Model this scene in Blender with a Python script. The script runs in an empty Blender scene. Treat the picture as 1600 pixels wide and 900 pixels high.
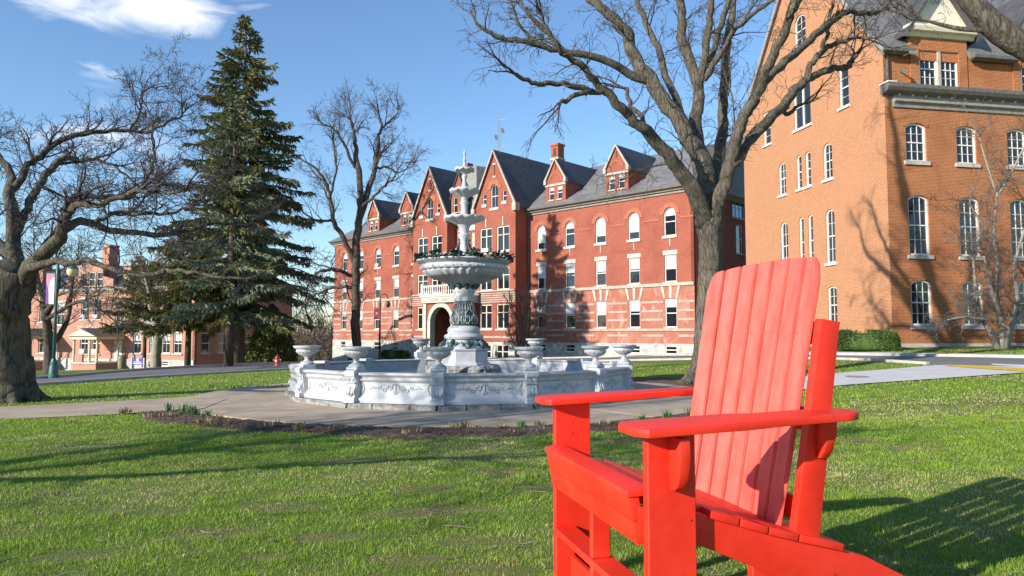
import bpy, bmesh, math, random
import numpy as np
from mathutils import Vector, Matrix
from mathutils.geometry import tessellate_polygon
R = math.radians
SC = bpy.context.scene
COL = SC.collection
rnd = random.Random(7)

# ------------------------------------------------------------------ camera, sky, sun, exposure
CAM_H = 1.6
FPX = 1100.0
PITCH = math.atan(70 / FPX)
cam = bpy.data.cameras.new('camera')
cam.sensor_width = 36.0
cam.lens = 36.0 * FPX / 1600.0
cam.clip_start = 0.05
cam.clip_end = 3000
cam_o = bpy.data.objects.new('camera', cam)
COL.objects.link(cam_o)
cam_o.location = (0, 0, CAM_H)
cam_o.rotation_euler = (R(90) + PITCH, 0, 0)
SC.camera = cam_o

SUN_EL = R(20.8)
SUN_TO = Vector((math.cos(R(38.5)) * math.cos(SUN_EL), math.sin(R(38.5)) * math.cos(SUN_EL), -math.sin(SUN_EL)))
sun = bpy.data.lights.new('sun', 'SUN')
sun.energy = 5.0
sun.angle = R(0.55)
sun.color = (1.0, 0.93, 0.82)
sun_o = bpy.data.objects.new('sun', sun)
COL.objects.link(sun_o)
sun_o.location = (-30, -20, 40)
sun_o.rotation_mode = 'QUATERNION'
sun_o.rotation_quaternion = SUN_TO.to_track_quat('-Z', 'Y')

world = bpy.data.worlds.new('World')
SC.world = world
world.use_nodes = True
wn = world.node_tree.nodes
wl = world.node_tree.links
wn.clear()
w_out = wn.new('ShaderNodeOutputWorld')
w_bg = wn.new('ShaderNodeBackground')
w_bg.inputs['Strength'].default_value = 0.125
sky = wn.new('ShaderNodeTexSky')
sky.sky_type = 'NISHITA'
sky.sun_disc = False
sky.sun_elevation = SUN_EL
sky.sun_rotation = math.atan2(-SUN_TO.x, -SUN_TO.y)
sky.altitude = 150
sky.air_density = 1.15
sky.dust_density = 0.0
sky.ozone_density = 3.6
# thin clouds in the sky
geo = wn.new('ShaderNodeTexCoord')
mp = wn.new('ShaderNodeMapping')
mp.inputs['Scale'].default_value = (1.0, 1.0, 3.2)
wl.new(geo.outputs['Generated'], mp.inputs['Vector'])
nz = wn.new('ShaderNodeTexNoise')
nz.inputs['Scale'].default_value = 9.0
nz.inputs['Detail'].default_value = 10
nz.inputs['Roughness'].default_value = 0.55
nz.inputs['Distortion'].default_value = 0.9
wl.new(mp.outputs['Vector'], nz.inputs['Vector'])


def pix_ray(px, py):
    a = (px - 800) / FPX
    b = (450 - py) / FPX
    return Vector((a, math.cos(PITCH) - b * math.sin(PITCH), math.sin(PITCH) + b * math.cos(PITCH)))


def wmath(op, a, b=None, clamp=False):
    n = wn.new('ShaderNodeMath')
    n.operation = op
    n.use_clamp = clamp
    for i, v in enumerate((a, b)):
        if v is None:
            continue
        if isinstance(v, (int, float)):
            n.inputs[i].default_value = v
        else:
            wl.new(v, n.inputs[i])
    return n.outputs[0]


cloud = None
for (px, py, rad_, zs, amt) in [(200, 2, .15, 3.2, 1.05), (275, 24, .085, 2.8, .85), (85, 10, .075, 3.0, .7), (380, -4, .12, 3.4, .75),
                                (152, 106, .042, 1.7, .85), (900, 150, .10, 3.0, .5), (170, 205, .14, 2.2, .55), (20, 190, .08, 2.4, .5),
                                (560, -15, .10, 4, .5), (240, 255, .12, 2.0, .5)]:
    d = pix_ray(px, py).normalized()
    vs = wn.new('ShaderNodeVectorMath')
    vs.operation = 'SUBTRACT'
    wl.new(geo.outputs['Generated'], vs.inputs[0])
    vs.inputs[1].default_value = d
    vm = wn.new('ShaderNodeVectorMath')
    vm.operation = 'MULTIPLY'
    wl.new(vs.outputs[0], vm.inputs[0])
    vm.inputs[1].default_value = (1, 1, zs)
    le = wn.new('ShaderNodeVectorMath')
    le.operation = 'LENGTH'
    wl.new(vm.outputs[0], le.inputs[0])
    fall = wmath('SUBTRACT', 1.0, wmath('DIVIDE', le.outputs['Value'], rad_), True)
    fall = wmath('MULTIPLY', fall, amt)
    cloud = fall if cloud is None else wmath('ADD', cloud, fall)
tex = wmath('MULTIPLY', wmath('SUBTRACT', nz.outputs['Fac'], 0.55), 2.4)
cl = wmath('MULTIPLY', wmath('ADD', wmath('SUBTRACT', cloud, 0.42), tex), 0.85, True)
cl = wmath('MULTIPLY', cl, wmath('MULTIPLY', cloud, 1.5, True), True)
mixc = wn.new('ShaderNodeMix')
mixc.data_type = 'RGBA'
wl.new(cl, mixc.inputs['Factor'])
tint = wn.new('ShaderNodeMix')
tint.data_type = 'RGBA'
tint.blend_type = 'MULTIPLY'
tint.inputs['Factor'].default_value = 1.0
tint.inputs[7].default_value = (.93, 1.0, 1.08, 1)
wl.new(sky.outputs['Color'], tint.inputs[6])
wl.new(tint.outputs[2], mixc.inputs[6])
mixc.inputs[7].default_value = (7.2, 7.2, 7.3, 1)
wl.new(mixc.outputs[2], w_bg.inputs['Color'])
wl.new(w_bg.outputs[0], w_out.inputs['Surface'])

SC.view_settings.view_transform = 'Standard'
SC.view_settings.look = 'None'
SC.view_settings.exposure = 0.68
SC.view_settings.gamma = 1.0


# ------------------------------------------------------------------ helpers
def at(px, py, Y):
    d = pix_ray(px, py)
    s = Y / d.y
    return Vector((d.x * s, Y, CAM_H + d.z * s))


class MB:
    """collects geometry for one mesh"""

    def __init__(s):
        s.v = []
        s.f = []
        s.mi = []

    def add(s, vs, fs, m=0):
        o = len(s.v)
        s.v.extend([tuple(v) for v in vs])
        for f in fs:
            s.f.append(tuple(i + o for i in f))
            s.mi.append(m)
        return s

    def box(s, x0, x1, y0, y1, z0, z1, m=0, M=None):
        vs = [Vector((x, y, z)) for z in (z0, z1) for x, y in ((x0, y0), (x1, y0), (x1, y1), (x0, y1))]
        if M is not None:
            vs = [M @ v for v in vs]
        return s.add(vs, [(3, 2, 1, 0), (4, 5, 6, 7), (0, 1, 5, 4), (1, 2, 6, 5), (2, 3, 7, 6), (3, 0, 4, 7)], m)

    def bbox(s, x0, x1, y0, y1, z0, z1, b=0.01, m=0, M=None):
        """box with chamfered edges"""
        bm = bmesh.new()
        bmesh.ops.create_cube(bm, size=1)
        for v in bm.verts:
            v.co = Vector(((x0 + x1) / 2 + v.co.x * (x1 - x0), (y0 + y1) / 2 + v.co.y * (y1 - y0), (z0 + z1) / 2 + v.co.z * (z1 - z0)))
        bmesh.ops.bevel(bm, geom=bm.edges[:], offset=b, segments=1, affect='EDGES')
        return s.addbm(bm, m, M)

    def addbm(s, bm, m=0, M=None):
        bm.verts.index_update()
        vs = [(M @ v.co) if M is not None else v.co.copy() for v in bm.verts]
        s.add(vs, [[v.index for v in f.verts] for f in bm.faces], m)
        bm.free()
        return s

    def prism(s, poly, d0, d1, fn, m=0):
        """poly: 2d outline, fn(a, b, d) -> 3d"""
        n = len(poly)
        vs = [fn(a, b, d0) for a, b in poly] + [fn(a, b, d1) for a, b in poly]
        tr = tessellate_polygon([[Vector((a, b, 0)) for a, b in poly]])
        fs = [tuple(t) for t in tr] + [tuple(i + n for i in reversed(t)) for t in tr]
        fs += [(i, (i + 1) % n, (i + 1) % n + n, i + n) for i in range(n)]
        return s.add(vs, fs, m)

    def tube(s, pts, rad, n=6, cap=True, m=0, squash=None):
        pts = [Vector(p) for p in pts]
        if not hasattr(rad, '__len__'):
            rad = [rad] * len(pts)
        o = len(s.v)
        ref = None
        k = len(pts)
        for i, p in enumerate(pts):
            t = (pts[min(i + 1, k - 1)] - pts[max(i - 1, 0)])
            if t.length < 1e-9:
                t = Vector((0, 0, 1))
            t.normalize()
            if ref is None:
                ref = Vector((1, 0, 0)) if abs(t.x) < 0.8 else Vector((0, 1, 0))
            a = (ref - t * ref.dot(t))
            if a.length < 1e-6:
                a = t.orthogonal()
            a.normalize()
            ref = a
            b = t.cross(a)
            for j in range(n):
                w = 2 * math.pi * j / n
                s.v.append(tuple(p + (a * math.cos(w) + b * math.sin(w)) * rad[i]))
        for i in range(k - 1):
            for j in range(n):
                j2 = (j + 1) % n
                s.f.append((o + i * n + j, o + i * n + j2, o + (i + 1) * n + j2, o + (i + 1) * n + j))
                s.mi.append(m)
        if cap and n > 2:
            s.f.append(tuple(o + j for j in reversed(range(n))))
            s.f.append(tuple(o + (k - 1) * n + j for j in range(n)))
            s.mi += [m, m]
        return s

    def lathe(s, prof, n=32, m=0, rmod=None, zmod=None, off=(0, 0, 0)):
        """prof: list of (r, z)"""
        o = len(s.v)
        k = len(prof)
        for i, (r, z) in enumerate(prof):
            for j in range(n):
                w = 2 * math.pi * j / n
                rr = r * (rmod(w, i) if rmod else 1)
                zz = z + (zmod(w, i) if zmod else 0)
                s.v.append((off[0] + rr * math.cos(w), off[1] + rr * math.sin(w), off[2] + zz))
        for i in range(k - 1):
            for j in range(n):
                j2 = (j + 1) % n
                s.f.append((o + i * n + j, o + i * n + j2, o + (i + 1) * n + j2, o + (i + 1) * n + j))
                s.mi.append(m)
        s.f.append(tuple(o + j for j in reversed(range(n))))
        s.f.append(tuple(o + (k - 1) * n + j for j in range(n)))
        s.mi += [m, m]
        return s

    def mesh(s, name, mats, smooth=False, fix=True):
        me = bpy.data.meshes.new(name)
        me.from_pydata(s.v, [], s.f)
        if not isinstance(mats, (list, tuple)):
            mats = [mats]
        for mt in mats:
            me.materials.append(mt)
        if len(mats) > 1:
            me.polygons.foreach_set('material_index', s.mi)
        if fix and len(s.f) < 60000:
            bm = bmesh.new()
            bm.from_mesh(me)
            bmesh.ops.recalc_face_normals(bm, faces=bm.faces[:])
            bm.to_mesh(me)
            bm.free()
        if smooth:
            me.polygons.foreach_set('use_smooth', [True] * len(me.polygons))
            if smooth != 'all':
                try:
                    me.set_sharp_from_angle(angle=R(40 if smooth is True else smooth))
                except Exception:
                    pass
        me.update()
        return me

    def build(s, name, mats, parent=None, M=None, smooth=False, fix=True):
        return obj(name, s.mesh(name, mats, smooth, fix), parent, M)


def obj(name, me, parent=None, M=None):
    o = bpy.data.objects.new(name, me)
    COL.objects.link(o)
    if parent is not None:
        o.parent = parent
    if M is not None:
        o.matrix_basis = M
    return o


def tag(o, label, cat, group=None):
    o['label'] = label
    o['category'] = cat
    if group:
        o['group'] = group
    return o


def thing(name, label, cat, M=None, group=None):
    o = bpy.data.objects.new(name, None)
    o.empty_display_size = 0.3
    COL.objects.link(o)
    if M is not None:
        o.matrix_basis = M
    return tag(o, label, cat, group)


def struct(o):
    o['kind'] = 'structure'
    return o


def T(x, y, z):
    return Matrix.Translation((x, y, z))


def RZ(a):
    return Matrix.Rotation(a, 4, 'Z')


XZ = lambda y0=0: (lambda a, b, d: (a, d, b))      # outline in x,z extruded along y
YZ = lambda: (lambda a, b, d: (d, a, b))           # outline in y,z extruded along x
XY = lambda: (lambda a, b, d: (a, b, d))           # outline in x,y extruded along z


# ------------------------------------------------------------------ materials
class NM:
    def __init__(s, name):
        s.m = bpy.data.materials.new(name)
        s.m.use_nodes = True
        s.n = s.m.node_tree.nodes
        s.l = s.m.node_tree.links
        s.bsdf = s.n['Principled BSDF']
        s.out = s.n['Material Output']
        s.tc = s.n.new('ShaderNodeTexCoord')
        s.vec = s.tc.outputs['Object']

    def set(s, inp, v):
        i = s.bsdf.inputs[inp]
        if hasattr(v, 'node'):
            s.l.new(v, i)
        elif isinstance(v, tuple) and len(v) == 3:
            i.default_value = (*v, 1)
        else:
            i.default_value = v
        return s

    def noise(s, scale, detail=4, rough=.55, vec=None, stretch=None, dist=0):
        n = s.n.new('ShaderNodeTexNoise')
        n.inputs['Scale'].default_value = scale
        n.inputs['Detail'].default_value = detail
        n.inputs['Roughness'].default_value = rough
        n.inputs['Distortion'].default_value = dist
        v = vec or s.vec
        if stretch:
            mp_ = s.n.new('ShaderNodeMapping')
            mp_.inputs['Scale'].default_value = stretch
            s.l.new(v, mp_.inputs['Vector'])
            v = mp_.outputs['Vector']
        s.l.new(v, n.inputs['Vector'])
        return n.outputs['Fac']

    def ramp(s, fac, stops):
        n = s.n.new('ShaderNodeValToRGB')
        cr = n.color_ramp
        while len(cr.elements) < len(stops):
            cr.elements.new(0.5)
        for e, (p, c) in zip(cr.elements, stops):
            e.position = p
            e.color = (*c, 1) if len(c) == 3 else c
        s.l.new(fac, n.inputs['Fac'])
        return n.outputs['Color']

    def mix(s, fac, a, b, mode='MIX'):
        n = s.n.new('ShaderNodeMix')
        n.data_type = 'RGBA'
        n.blend_type = mode
        for i, v in ((0, fac), (6, a), (7, b)):
            if hasattr(v, 'node'):
                s.l.new(v, n.inputs[i])
            elif isinstance(v, tuple):
                n.inputs[i].default_value = (*v, 1) if len(v) == 3 else v
            else:
                n.inputs[i].default_value = v
        return n.outputs[2]

    def math(s, op, a, b=0.0, clamp=False):
        n = s.n.new('ShaderNodeMath')
        n.operation = op
        n.use_clamp = clamp
        for i, v in ((0, a), (1, b)):
            if hasattr(v, 'node'):
                s.l.new(v, n.inputs[i])
            else:
                n.inputs[i].default_value = v
        return n.outputs[0]

    def step(s, fac, lo, hi):
        n = s.n.new('ShaderNodeMapRange')
        n.interpolation_type = 'SMOOTHSTEP'
        s.l.new(fac, n.inputs[0])
        n.inputs[1].default_value = lo
        n.inputs[2].default_value = hi
        return n.outputs[0]

    def bump(s, h, strength=.4, dist=.02, prev=None):
        n = s.n.new('ShaderNodeBump')
        n.inputs['Strength'].default_value = strength
        n.inputs['Distance'].default_value = dist
        s.l.new(h, n.inputs['Height'])
        if prev is not None:
            s.l.new(prev, n.inputs['Normal'])
        s.l.new(n.outputs['Normal'], s.bsdf.inputs['Normal'])
        return n.outputs['Normal']

    def wallvec(s):
        """x+y along the wall, z up"""
        sp = s.n.new('ShaderNodeSeparateXYZ')
        s.l.new(s.vec, sp.inputs[0])
        cb = s.n.new('ShaderNodeCombineXYZ')
        s.l.new(s.math('ADD', sp.outputs[0], sp.outputs[1]), cb.inputs[0])
        s.l.new(sp.outputs[2], cb.inputs[1])
        return cb.outputs[0]

    def bricks(s, c1, c2, cm, bw=.22, bh=.075, mortar=.011, vec=None, bias=0.0, freq=2):
        n = s.n.new('ShaderNodeTexBrick')
        n.inputs['Color1'].default_value = (*c1, 1)
        n.inputs['Color2'].default_value = (*c2, 1)
        n.inputs['Mortar'].default_value = (*cm, 1)
        n.inputs['Scale'].default_value = 1
        n.inputs['Brick Width'].default_value = bw
        n.inputs['Row Height'].default_value = bh
        n.inputs['Mortar Size'].default_value = mortar
        n.inputs['Mortar Smooth'].default_value = 0.2
        n.inputs['Bias'].default_value = bias
        s.l.new(vec or s.wallvec(), n.inputs['Vector'])
        return n.outputs['Color'], n.outputs['Fac']


def simple(name, c1, c2=None, scale=3.0, rough=.7, bump=None, spec=.5, big=None, detail=5, stretch=None, metal=0.0, contrast=(.35, .65)):
    k = NM(name)
    if c2 is None:
        k.set('Base Color', c1)
    else:
        col = k.mix(k.step(k.noise(scale, detail, .6, stretch=stretch), *contrast), c1, c2)
        if big:
            col = k.mix(k.math('MULTIPLY', k.step(k.noise(big[0], 4, .6, dist=.5), .42, .72), big[2]), col, big[1])
        k.set('Base Color', col)
    k.set('Roughness', rough)
    k.set('Specular IOR Level', spec)
    k.set('Metallic', metal)
    if bump:
        k.bump(k.noise(bump[0], 6, .65, stretch=stretch), bump[1], bump[2] if len(bump) > 2 else .02)
    return k.m


def brick_mat(name, c1, c2, cm, stain, mortar=.011, stain_amt=.35, eff=None, eff_amt=.0, bumpk=.5):
    k = NM(name)
    col, fac = k.bricks(c1, c2, cm, mortar=mortar)
    fine = k.noise(9, 5, .7)
    col = k.mix(k.math('MULTIPLY', k.step(fine, .3, .75), .35), col, tuple(v * .72 for v in c1))
    big = k.noise(.45, 5, .62, dist=.6)
    col = k.mix(k.math('MULTIPLY', k.step(big, .42, .72), stain_amt), col, stain)
    if eff:
        e = k.noise(1.1, 7, .7, stretch=(1, 1, .45), dist=.8)
        col = k.mix(k.math('MULTIPLY', k.step(e, .52, .75), eff_amt), col, eff)
    streak = k.noise(2.6, 6, .7, stretch=(1, 1, .12))
    col = k.mix(k.math('MULTIPLY', k.step(streak, .56, .74), .38), col, tuple(v * .55 for v in stain))
    k.set('Base Color', col)
    k.set('Roughness', .88)
    k.set('Specular IOR Level', .25)
    k.bump(k.math('SUBTRACT', 1.0, fac), bumpk, .01)
    return k.m


MT = {}
MT['brick_red'] = brick_mat('red_brick', (.33, .075, .044), (.24, .052, .032), (.36, .19, .14), (.21, .056, .038), mortar=.010, stain_amt=.6)
MT['brick_band'] = brick_mat('banded_brick', (.36, .092, .056), (.28, .070, .044), (.42, .24, .175), (.42, .27, .215), mortar=.009, stain_amt=.45, eff=(.6, .52, .46), eff_amt=.6)
MT['brick_orange'] = brick_mat('orange_brick', (.38, .105, .034), (.24, .060, .021), (.47, .26, .13), (.24, .068, .028), mortar=.015, stain_amt=.55, eff=(.30, .12, .06), eff_amt=.4)
MT['brick_pale'] = brick_mat('pale_weathered_brick', (.395, .165, .078), (.27, .10, .046), (.50, .29, .17), (.41, .20, .112), mortar=.016, stain_amt=.7, eff=(.33, .175, .10), eff_amt=.65, bumpk=.3)
MT['brick_left'] = brick_mat('rose_brick', (.46, .205, .145), (.39, .165, .115), (.46, .31, .25), (.40, .185, .135), stain_amt=.4)
MT['brick_arch'] = brick_mat('arch_brick', (.40, .105, .06), (.33, .08, .045), (.40, .22, .15), (.3, .1, .06))
MT['stone_pale'] = simple('pale_stone', (.47, .44, .39), (.36, .33, .29), 4, .85, (14, .4), .3, big=(.8, (.55, .52, .48), .6))
MT['band_stone'] = simple('dusty_band_stone', (.40, .32, .27), (.30, .225, .19), 3, .88, (14, .4), .3, big=(.9, (.46, .38, .33), .6))
MT['stone_rough'] = simple('rough_stone', (.52, .49, .45), (.30, .28, .25), 2.2, .9, (9, .9, .05), .25, big=(1.2, (.6, .58, .55), .5))
MT['granite'] = simple('granite', (.33, .32, .31), (.16, .16, .155), 7, .85, (12, 1.0, .05), .3, big=(2.0, (.42, .41, .4), .6))
MT['sandstone'] = simple('sandstone', (.43, .38, .31), (.33, .29, .24), 3, .85, (12, .4), .3)
MT['trim_cream'] = simple('cream_paint', (.72, .66, .52), (.63, .57, .45), 3, .6, (30, .1))
MT['trim_white'] = simple('white_window_paint', (.75, .73, .68), (.63, .61, .57), 6, .5, (30, .1))
MT['trim_yellow'] = simple('buff_paint', (.62, .53, .36), (.55, .46, .31), 3, .6)
MT['gutter'] = simple('dark_gutter_metal', (.10, .095, .09), (.15, .14, .13), 5, .55)
MT['cornice_grey'] = simple('grey_cornice_paint', (.22, .20, .19), (.30, .275, .26), 4, .7)
MT['downpipe'] = simple('dark_downpipe', (.08, .06, .055), (.12, .10, .09), 5, .6)


def slate(name, c1, c2, cm, stain, rough=.55):
    k = NM(name)
    sp = k.n.new('ShaderNodeSeparateXYZ')
    k.l.new(k.vec, sp.inputs[0])
    cb = k.n.new('ShaderNodeCombineXYZ')
    k.l.new(k.math('ADD', sp.outputs[0], sp.outputs[1]), cb.inputs[0])
    k.l.new(k.math('MULTIPLY', sp.outputs[2], 1.4), cb.inputs[1])
    col, fac = k.bricks(c1, c2, cm, bw=.3, bh=.22, mortar=.012, vec=cb.outputs[0])
    big = k.noise(.7, 5, .6, dist=.5)
    col = k.mix(k.math('MULTIPLY', k.step(big, .4, .7), .5), col, stain)
    k.set('Base Color', col)
    k.set('Roughness', rough)
    k.bump(k.math('SUBTRACT', 1.0, fac), .5, .02)
    return k.m


MT['slate_grey'] = slate('grey_slate', (.185, .18, .18), (.125, .122, .125), (.07, .07, .072), (.25, .24, .23))
MT['slate_dark'] = slate('dark_slate', (.08, .078, .084), (.052, .051, .057), (.028, .028, .032), (.105, .10, .10))


def glass_mat(name, c, rough=.06):
    k = NM(name)
    k.set('Base Color', c)
    k.set('Roughness', rough)
    k.set('Specular IOR Level', .9)
    k.bump(k.noise(1.7, 2, .5), .06, .05)
    return k.m


MT['glass'] = glass_mat('window_glass', (.012, .015, .02))
MT['glass_blue'] = glass_mat('painted_sky_reflection_glass', (.03, .12, .42), .1)  # reflected sky painted in as a blue base colour
MT['blind'] = simple('sky_tinted_window_blind', (.46, .50, .50), (.36, .40, .41), 1.3, .25)  # blue-grey tone puts sky reflected in the upper sashes into the blinds
MT['interior'] = simple('dark_doorway', (.05, .028, .022), (.07, .04, .03), 2, .8)
MT['white_iron'] = None


def white_iron():
    k = NM('weathered_white_painted_iron')
    n1 = k.noise(3.5, 7, .7)
    col = k.mix(k.step(n1, .35, .7), (.48, .495, .52), (.37, .38, .405))
    spots = k.step(k.noise(16, 6, .75), .60, .72)
    col = k.mix(k.math('MULTIPLY', spots, .22), col, (.36, .31, .26))
    grime = k.step(k.noise(7, 7, .75, stretch=(1, 1, .25)), .54, .74)
    col = k.mix(k.math('MULTIPLY', grime, .30), col, (.30, .285, .26))
    k.set('Base Color', col)
    k.set('Roughness', .5)
    k.bump(k.noise(26, 6, .7), .35, .012)
    return k.m


MT['white_iron'] = white_iron()


def patina():
    k = NM('green_and_white_patina')
    n1 = k.step(k.noise(9, 4, .6), .50, .68)
    k.set('Base Color', k.mix(n1, (.025, .065, .055), (.22, .28, .25)))
    k.set('Roughness', .55)
    k.bump(k.noise(14, 5, .6), .6, .03)
    return k.m


MT['patina'] = patina()
MT['patina_dark'] = simple('dark_green_paint', (.03, .075, .068), (.07, .13, .115), 8, .5, (20, .3))


def red_paint():
    k = NM('red_painted_lumber')
    g = k.noise(5, 6, .7, stretch=(1, 1, 1))
    col = k.mix(k.step(g, .3, .75), (.68, .022, .009), (.76, .036, .014))
    dust = k.step(k.noise(60, 3, .8), .64, .74)
    blotch = k.step(k.noise(2.2, 5, .7), .5, .75)
    col = k.mix(k.math('MULTIPLY', k.math('MULTIPLY', dust, blotch), .5), col, (.78, .42, .36))
    col = k.mix(k.math('MULTIPLY', blotch, .22), col, (.66, .10, .05))
    chip = k.step(k.noise(70, 5, .8), .69, .73)
    col = k.mix(k.math('MULTIPLY', chip, .5), col, (.70, .40, .33))
    scr = k.step(k.noise(9, 7, .8, stretch=(1, 1, .35)), .60, .74)
    col = k.mix(k.math('MULTIPLY', scr, .4), col, (.50, .016, .010))
    k.set('Base Color', col)
    k.l.new(k.math('ADD', .36, k.math('MULTIPLY', g, .22)), k.bsdf.inputs['Roughness'])
    k.set('Specular IOR Level', .45)
    k.bump(k.noise(34, 6, .7), .08, .006)
    return k.m


MT['red'] = red_paint()


def red_sunlit():  # paler red: sunlight on the back slats put into the colour, plus wear
    k = NM('sunlit_tone_red_paint')
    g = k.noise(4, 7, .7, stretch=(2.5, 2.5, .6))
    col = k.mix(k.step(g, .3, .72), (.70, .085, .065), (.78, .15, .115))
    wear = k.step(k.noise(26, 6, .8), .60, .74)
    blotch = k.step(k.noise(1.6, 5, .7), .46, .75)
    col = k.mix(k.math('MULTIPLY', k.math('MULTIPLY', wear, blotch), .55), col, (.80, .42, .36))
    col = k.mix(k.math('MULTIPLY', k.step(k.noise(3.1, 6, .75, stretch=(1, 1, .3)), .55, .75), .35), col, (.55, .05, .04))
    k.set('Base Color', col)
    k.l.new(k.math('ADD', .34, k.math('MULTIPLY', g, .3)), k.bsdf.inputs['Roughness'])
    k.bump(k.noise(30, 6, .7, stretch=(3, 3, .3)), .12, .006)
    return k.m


MT['red_sunlit'] = red_sunlit()
MT['screw'] = simple('steel_screw', (.25, .2, .18), None, rough=.4, metal=1.0)


def bark(name, c1, c2, c3, scale=4.0, strength=1.0):
    k = NM(name)
    f = k.noise(scale, 8, .7, stretch=(3.2, 3.2, .55), dist=1.1)
    col = k.mix(k.step(f, .36, .64), c1, c2)
    pat = k.step(k.noise(1.3, 5, .65), .52, .70)
    col = k.mix(k.math('MULTIPLY', pat, .55), col, c3)
    k.set('Base Color', col)
    k.set('Roughness', .92)
    k.set('Specular IOR Level', .2)
    k.bump(f, strength, .06)
    return k.m


MT['bark_left'] = bark('grey_green_bark', (.040, .035, .027), (.14, .125, .095), (.09, .10, .055), 3.2)
MT['bark_right'] = bark('grey_flaking_bark', (.045, .037, .028), (.175, .152, .122), (.13, .12, .075), 5.0, 1.2)
MT['bark_mid'] = bark('brown_grey_bark', (.04, .033, .028), (.135, .11, .088), (.09, .08, .065), 3.0)
MT['bark_pale'] = bark('pale_grey_bark', (.20, .18, .15), (.36, .33, .28), (.25, .24, .19), 6.0, .6)
MT['twig'] = simple('dark_twig', (.035, .028, .03), (.07, .055, .05), 2, .9)
MT['twig_brown'] = simple('brown_twig', (.16, .115, .085), (.24, .19, .15), 2, .9)
MT['twig_pale'] = simple('pale_lichened_twig', (.17, .145, .12), (.10, .082, .066), 3, .9)
MT['bark_spruce'] = bark('spruce_bark', (.06, .045, .035), (.15, .115, .09), (.11, .095, .08), 5)


def leaf_mat(name, ca, cb, cc, scale=.55, trans=.12):
    k = NM(name)
    n1 = k.noise(scale, 4, .6)
    n2 = k.noise(scale * 9, 3, .6)
    col = k.mix(k.step(n1, .38, .62), ca, cb)
    col = k.mix(k.math('MULTIPLY', k.step(n2, .5, .75), .55), col, cc)
    k.set('Base Color', col)
    k.set('Roughness', .65)
    k.set('Specular IOR Level', .3)
    tr = k.n.new('ShaderNodeBsdfTranslucent')
    k.l.new(col, tr.inputs['Color'])
    ms = k.n.new('ShaderNodeMixShader')
    ms.inputs[0].default_value = trans
    k.l.new(k.bsdf.outputs[0], ms.inputs[1])
    k.l.new(tr.outputs[0], ms.inputs[2])
    k.l.new(ms.outputs[0], k.out.inputs['Surface'])
    return k.m


MT['needle_dark'] = leaf_mat('dark_spruce_needles', (.115, .135, .05), (.16, .165, .062), (.23, .21, .09))
MT['needle_blue'] = leaf_mat('blue_spruce_needles', (.17, .20, .135), (.25, .28, .20), (.15, .16, .075))
MT['needle_olive'] = leaf_mat('olive_evergreen_needles', (.17, .165, .055), (.22, .205, .075), (.29, .24, .11))
MT['holly'] = leaf_mat('holly_leaves', (.07, .095, .03), (.13, .14, .045), (.26, .24, .10), 1.2)
MT['box_leaf'] = leaf_mat('clipped_hedge_leaves', (.05, .095, .02), (.075, .13, .03), (.03, .055, .015), 1.5)
MT['shoot'] = leaf_mat('daffodil_shoot', (.07, .16, .045), (.10, .20, .06), (.17, .22, .09), 4, .25)
MT['dry_leaf'] = leaf_mat('dry_grass_stalk', (.30, .23, .11), (.22, .16, .08), (.38, .31, .17), 6, .25)


def paving(name, c1, c2, c3, scale=1.2):
    k = NM(name)
    col = k.mix(k.step(k.noise(scale, 6, .65, dist=.4), .35, .68), c1, c2)
    col = k.mix(k.math('MULTIPLY', k.step(k.noise(scale * .3, 5, .6), .45, .7), .6), col, c3)
    col = k.mix(k.math('MULTIPLY', k.step(k.noise(40, 3, .7), .55, .75), .3), col, tuple(v * .6 for v in c1))
    k.set('Base Color', col)
    k.set('Roughness', .9)
    k.bump(k.noise(45, 5, .7), .25, .01)
    return k.m


MT['concrete'] = paving('tan_concrete', (.43, .335, .235), (.30, .235, .17), (.48, .39, .29))
MT['concrete_new'] = paving('pale_concrete', (.55, .53, .52), (.48, .465, .455), (.58, .565, .55))
MT['asphalt'] = paving('worn_asphalt', (.155, .15, .155), (.12, .118, .125), (.19, .18, .18), .6)
MT['kerb'] = paving('kerb_stone', (.42, .39, .35), (.32, .3, .27), (.46, .43, .39), 2)
MT['yellow_paint'] = simple('yellow_road_paint', (.70, .46, .03), (.58, .36, .02), 5, .7)
MT['white_paint'] = simple('white_road_paint', (.7, .7, .68), (.58, .58, .56), 4, .7)


def soil_mat():
    k = NM('dark_mulch_soil')
    f = k.noise(11, 8, .75)
    col = k.mix(k.step(f, .35, .68), (.07, .045, .032), (.22, .145, .10))
    k.set('Base Color', col)
    k.set('Roughness', .95)
    k.bump(k.noise(22, 8, .8), 1.0, .08)
    return k.m


MT['soil'] = soil_mat()
MT['bare_soil'] = simple('worn_bare_soil', (.26, .165, .10), (.40, .30, .18), 14, .95, (40, .8, .02), .2, big=(3, (.17, .10, .06), .6))


def lawn_mat():
    k = NM('spring_lawn')
    a = k.noise(.33, 6, .62, dist=.5)
    b = k.noise(2.4, 6, .7)
    c = k.noise(38, 4, .8)
    col = k.mix(k.step(a, .36, .64), (.115, .185, .03), (.17, .225, .05))
    col = k.mix(k.math('MULTIPLY', k.step(b, .46, .68), .55), col, (.24, .24, .08))
    dry = k.step(k.math('ADD', k.math('MULTIPLY', a, .45), k.math('MULTIPLY', b, .55)), .56, .64)
    col = k.mix(k.math('MULTIPLY', dry, .75), col, (.26, .185, .105))
    col = k.mix(k.math('MULTIPLY', k.step(c, .40, .7), .6), col, (.045, .07, .014))
    k.set('Base Color', col)
    k.set('Roughness', .9)
    k.set('Specular IOR Level', .2)
    k.bump(c, .8, .05)
    return k.m


MT['lawn'] = lawn_mat()


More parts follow.
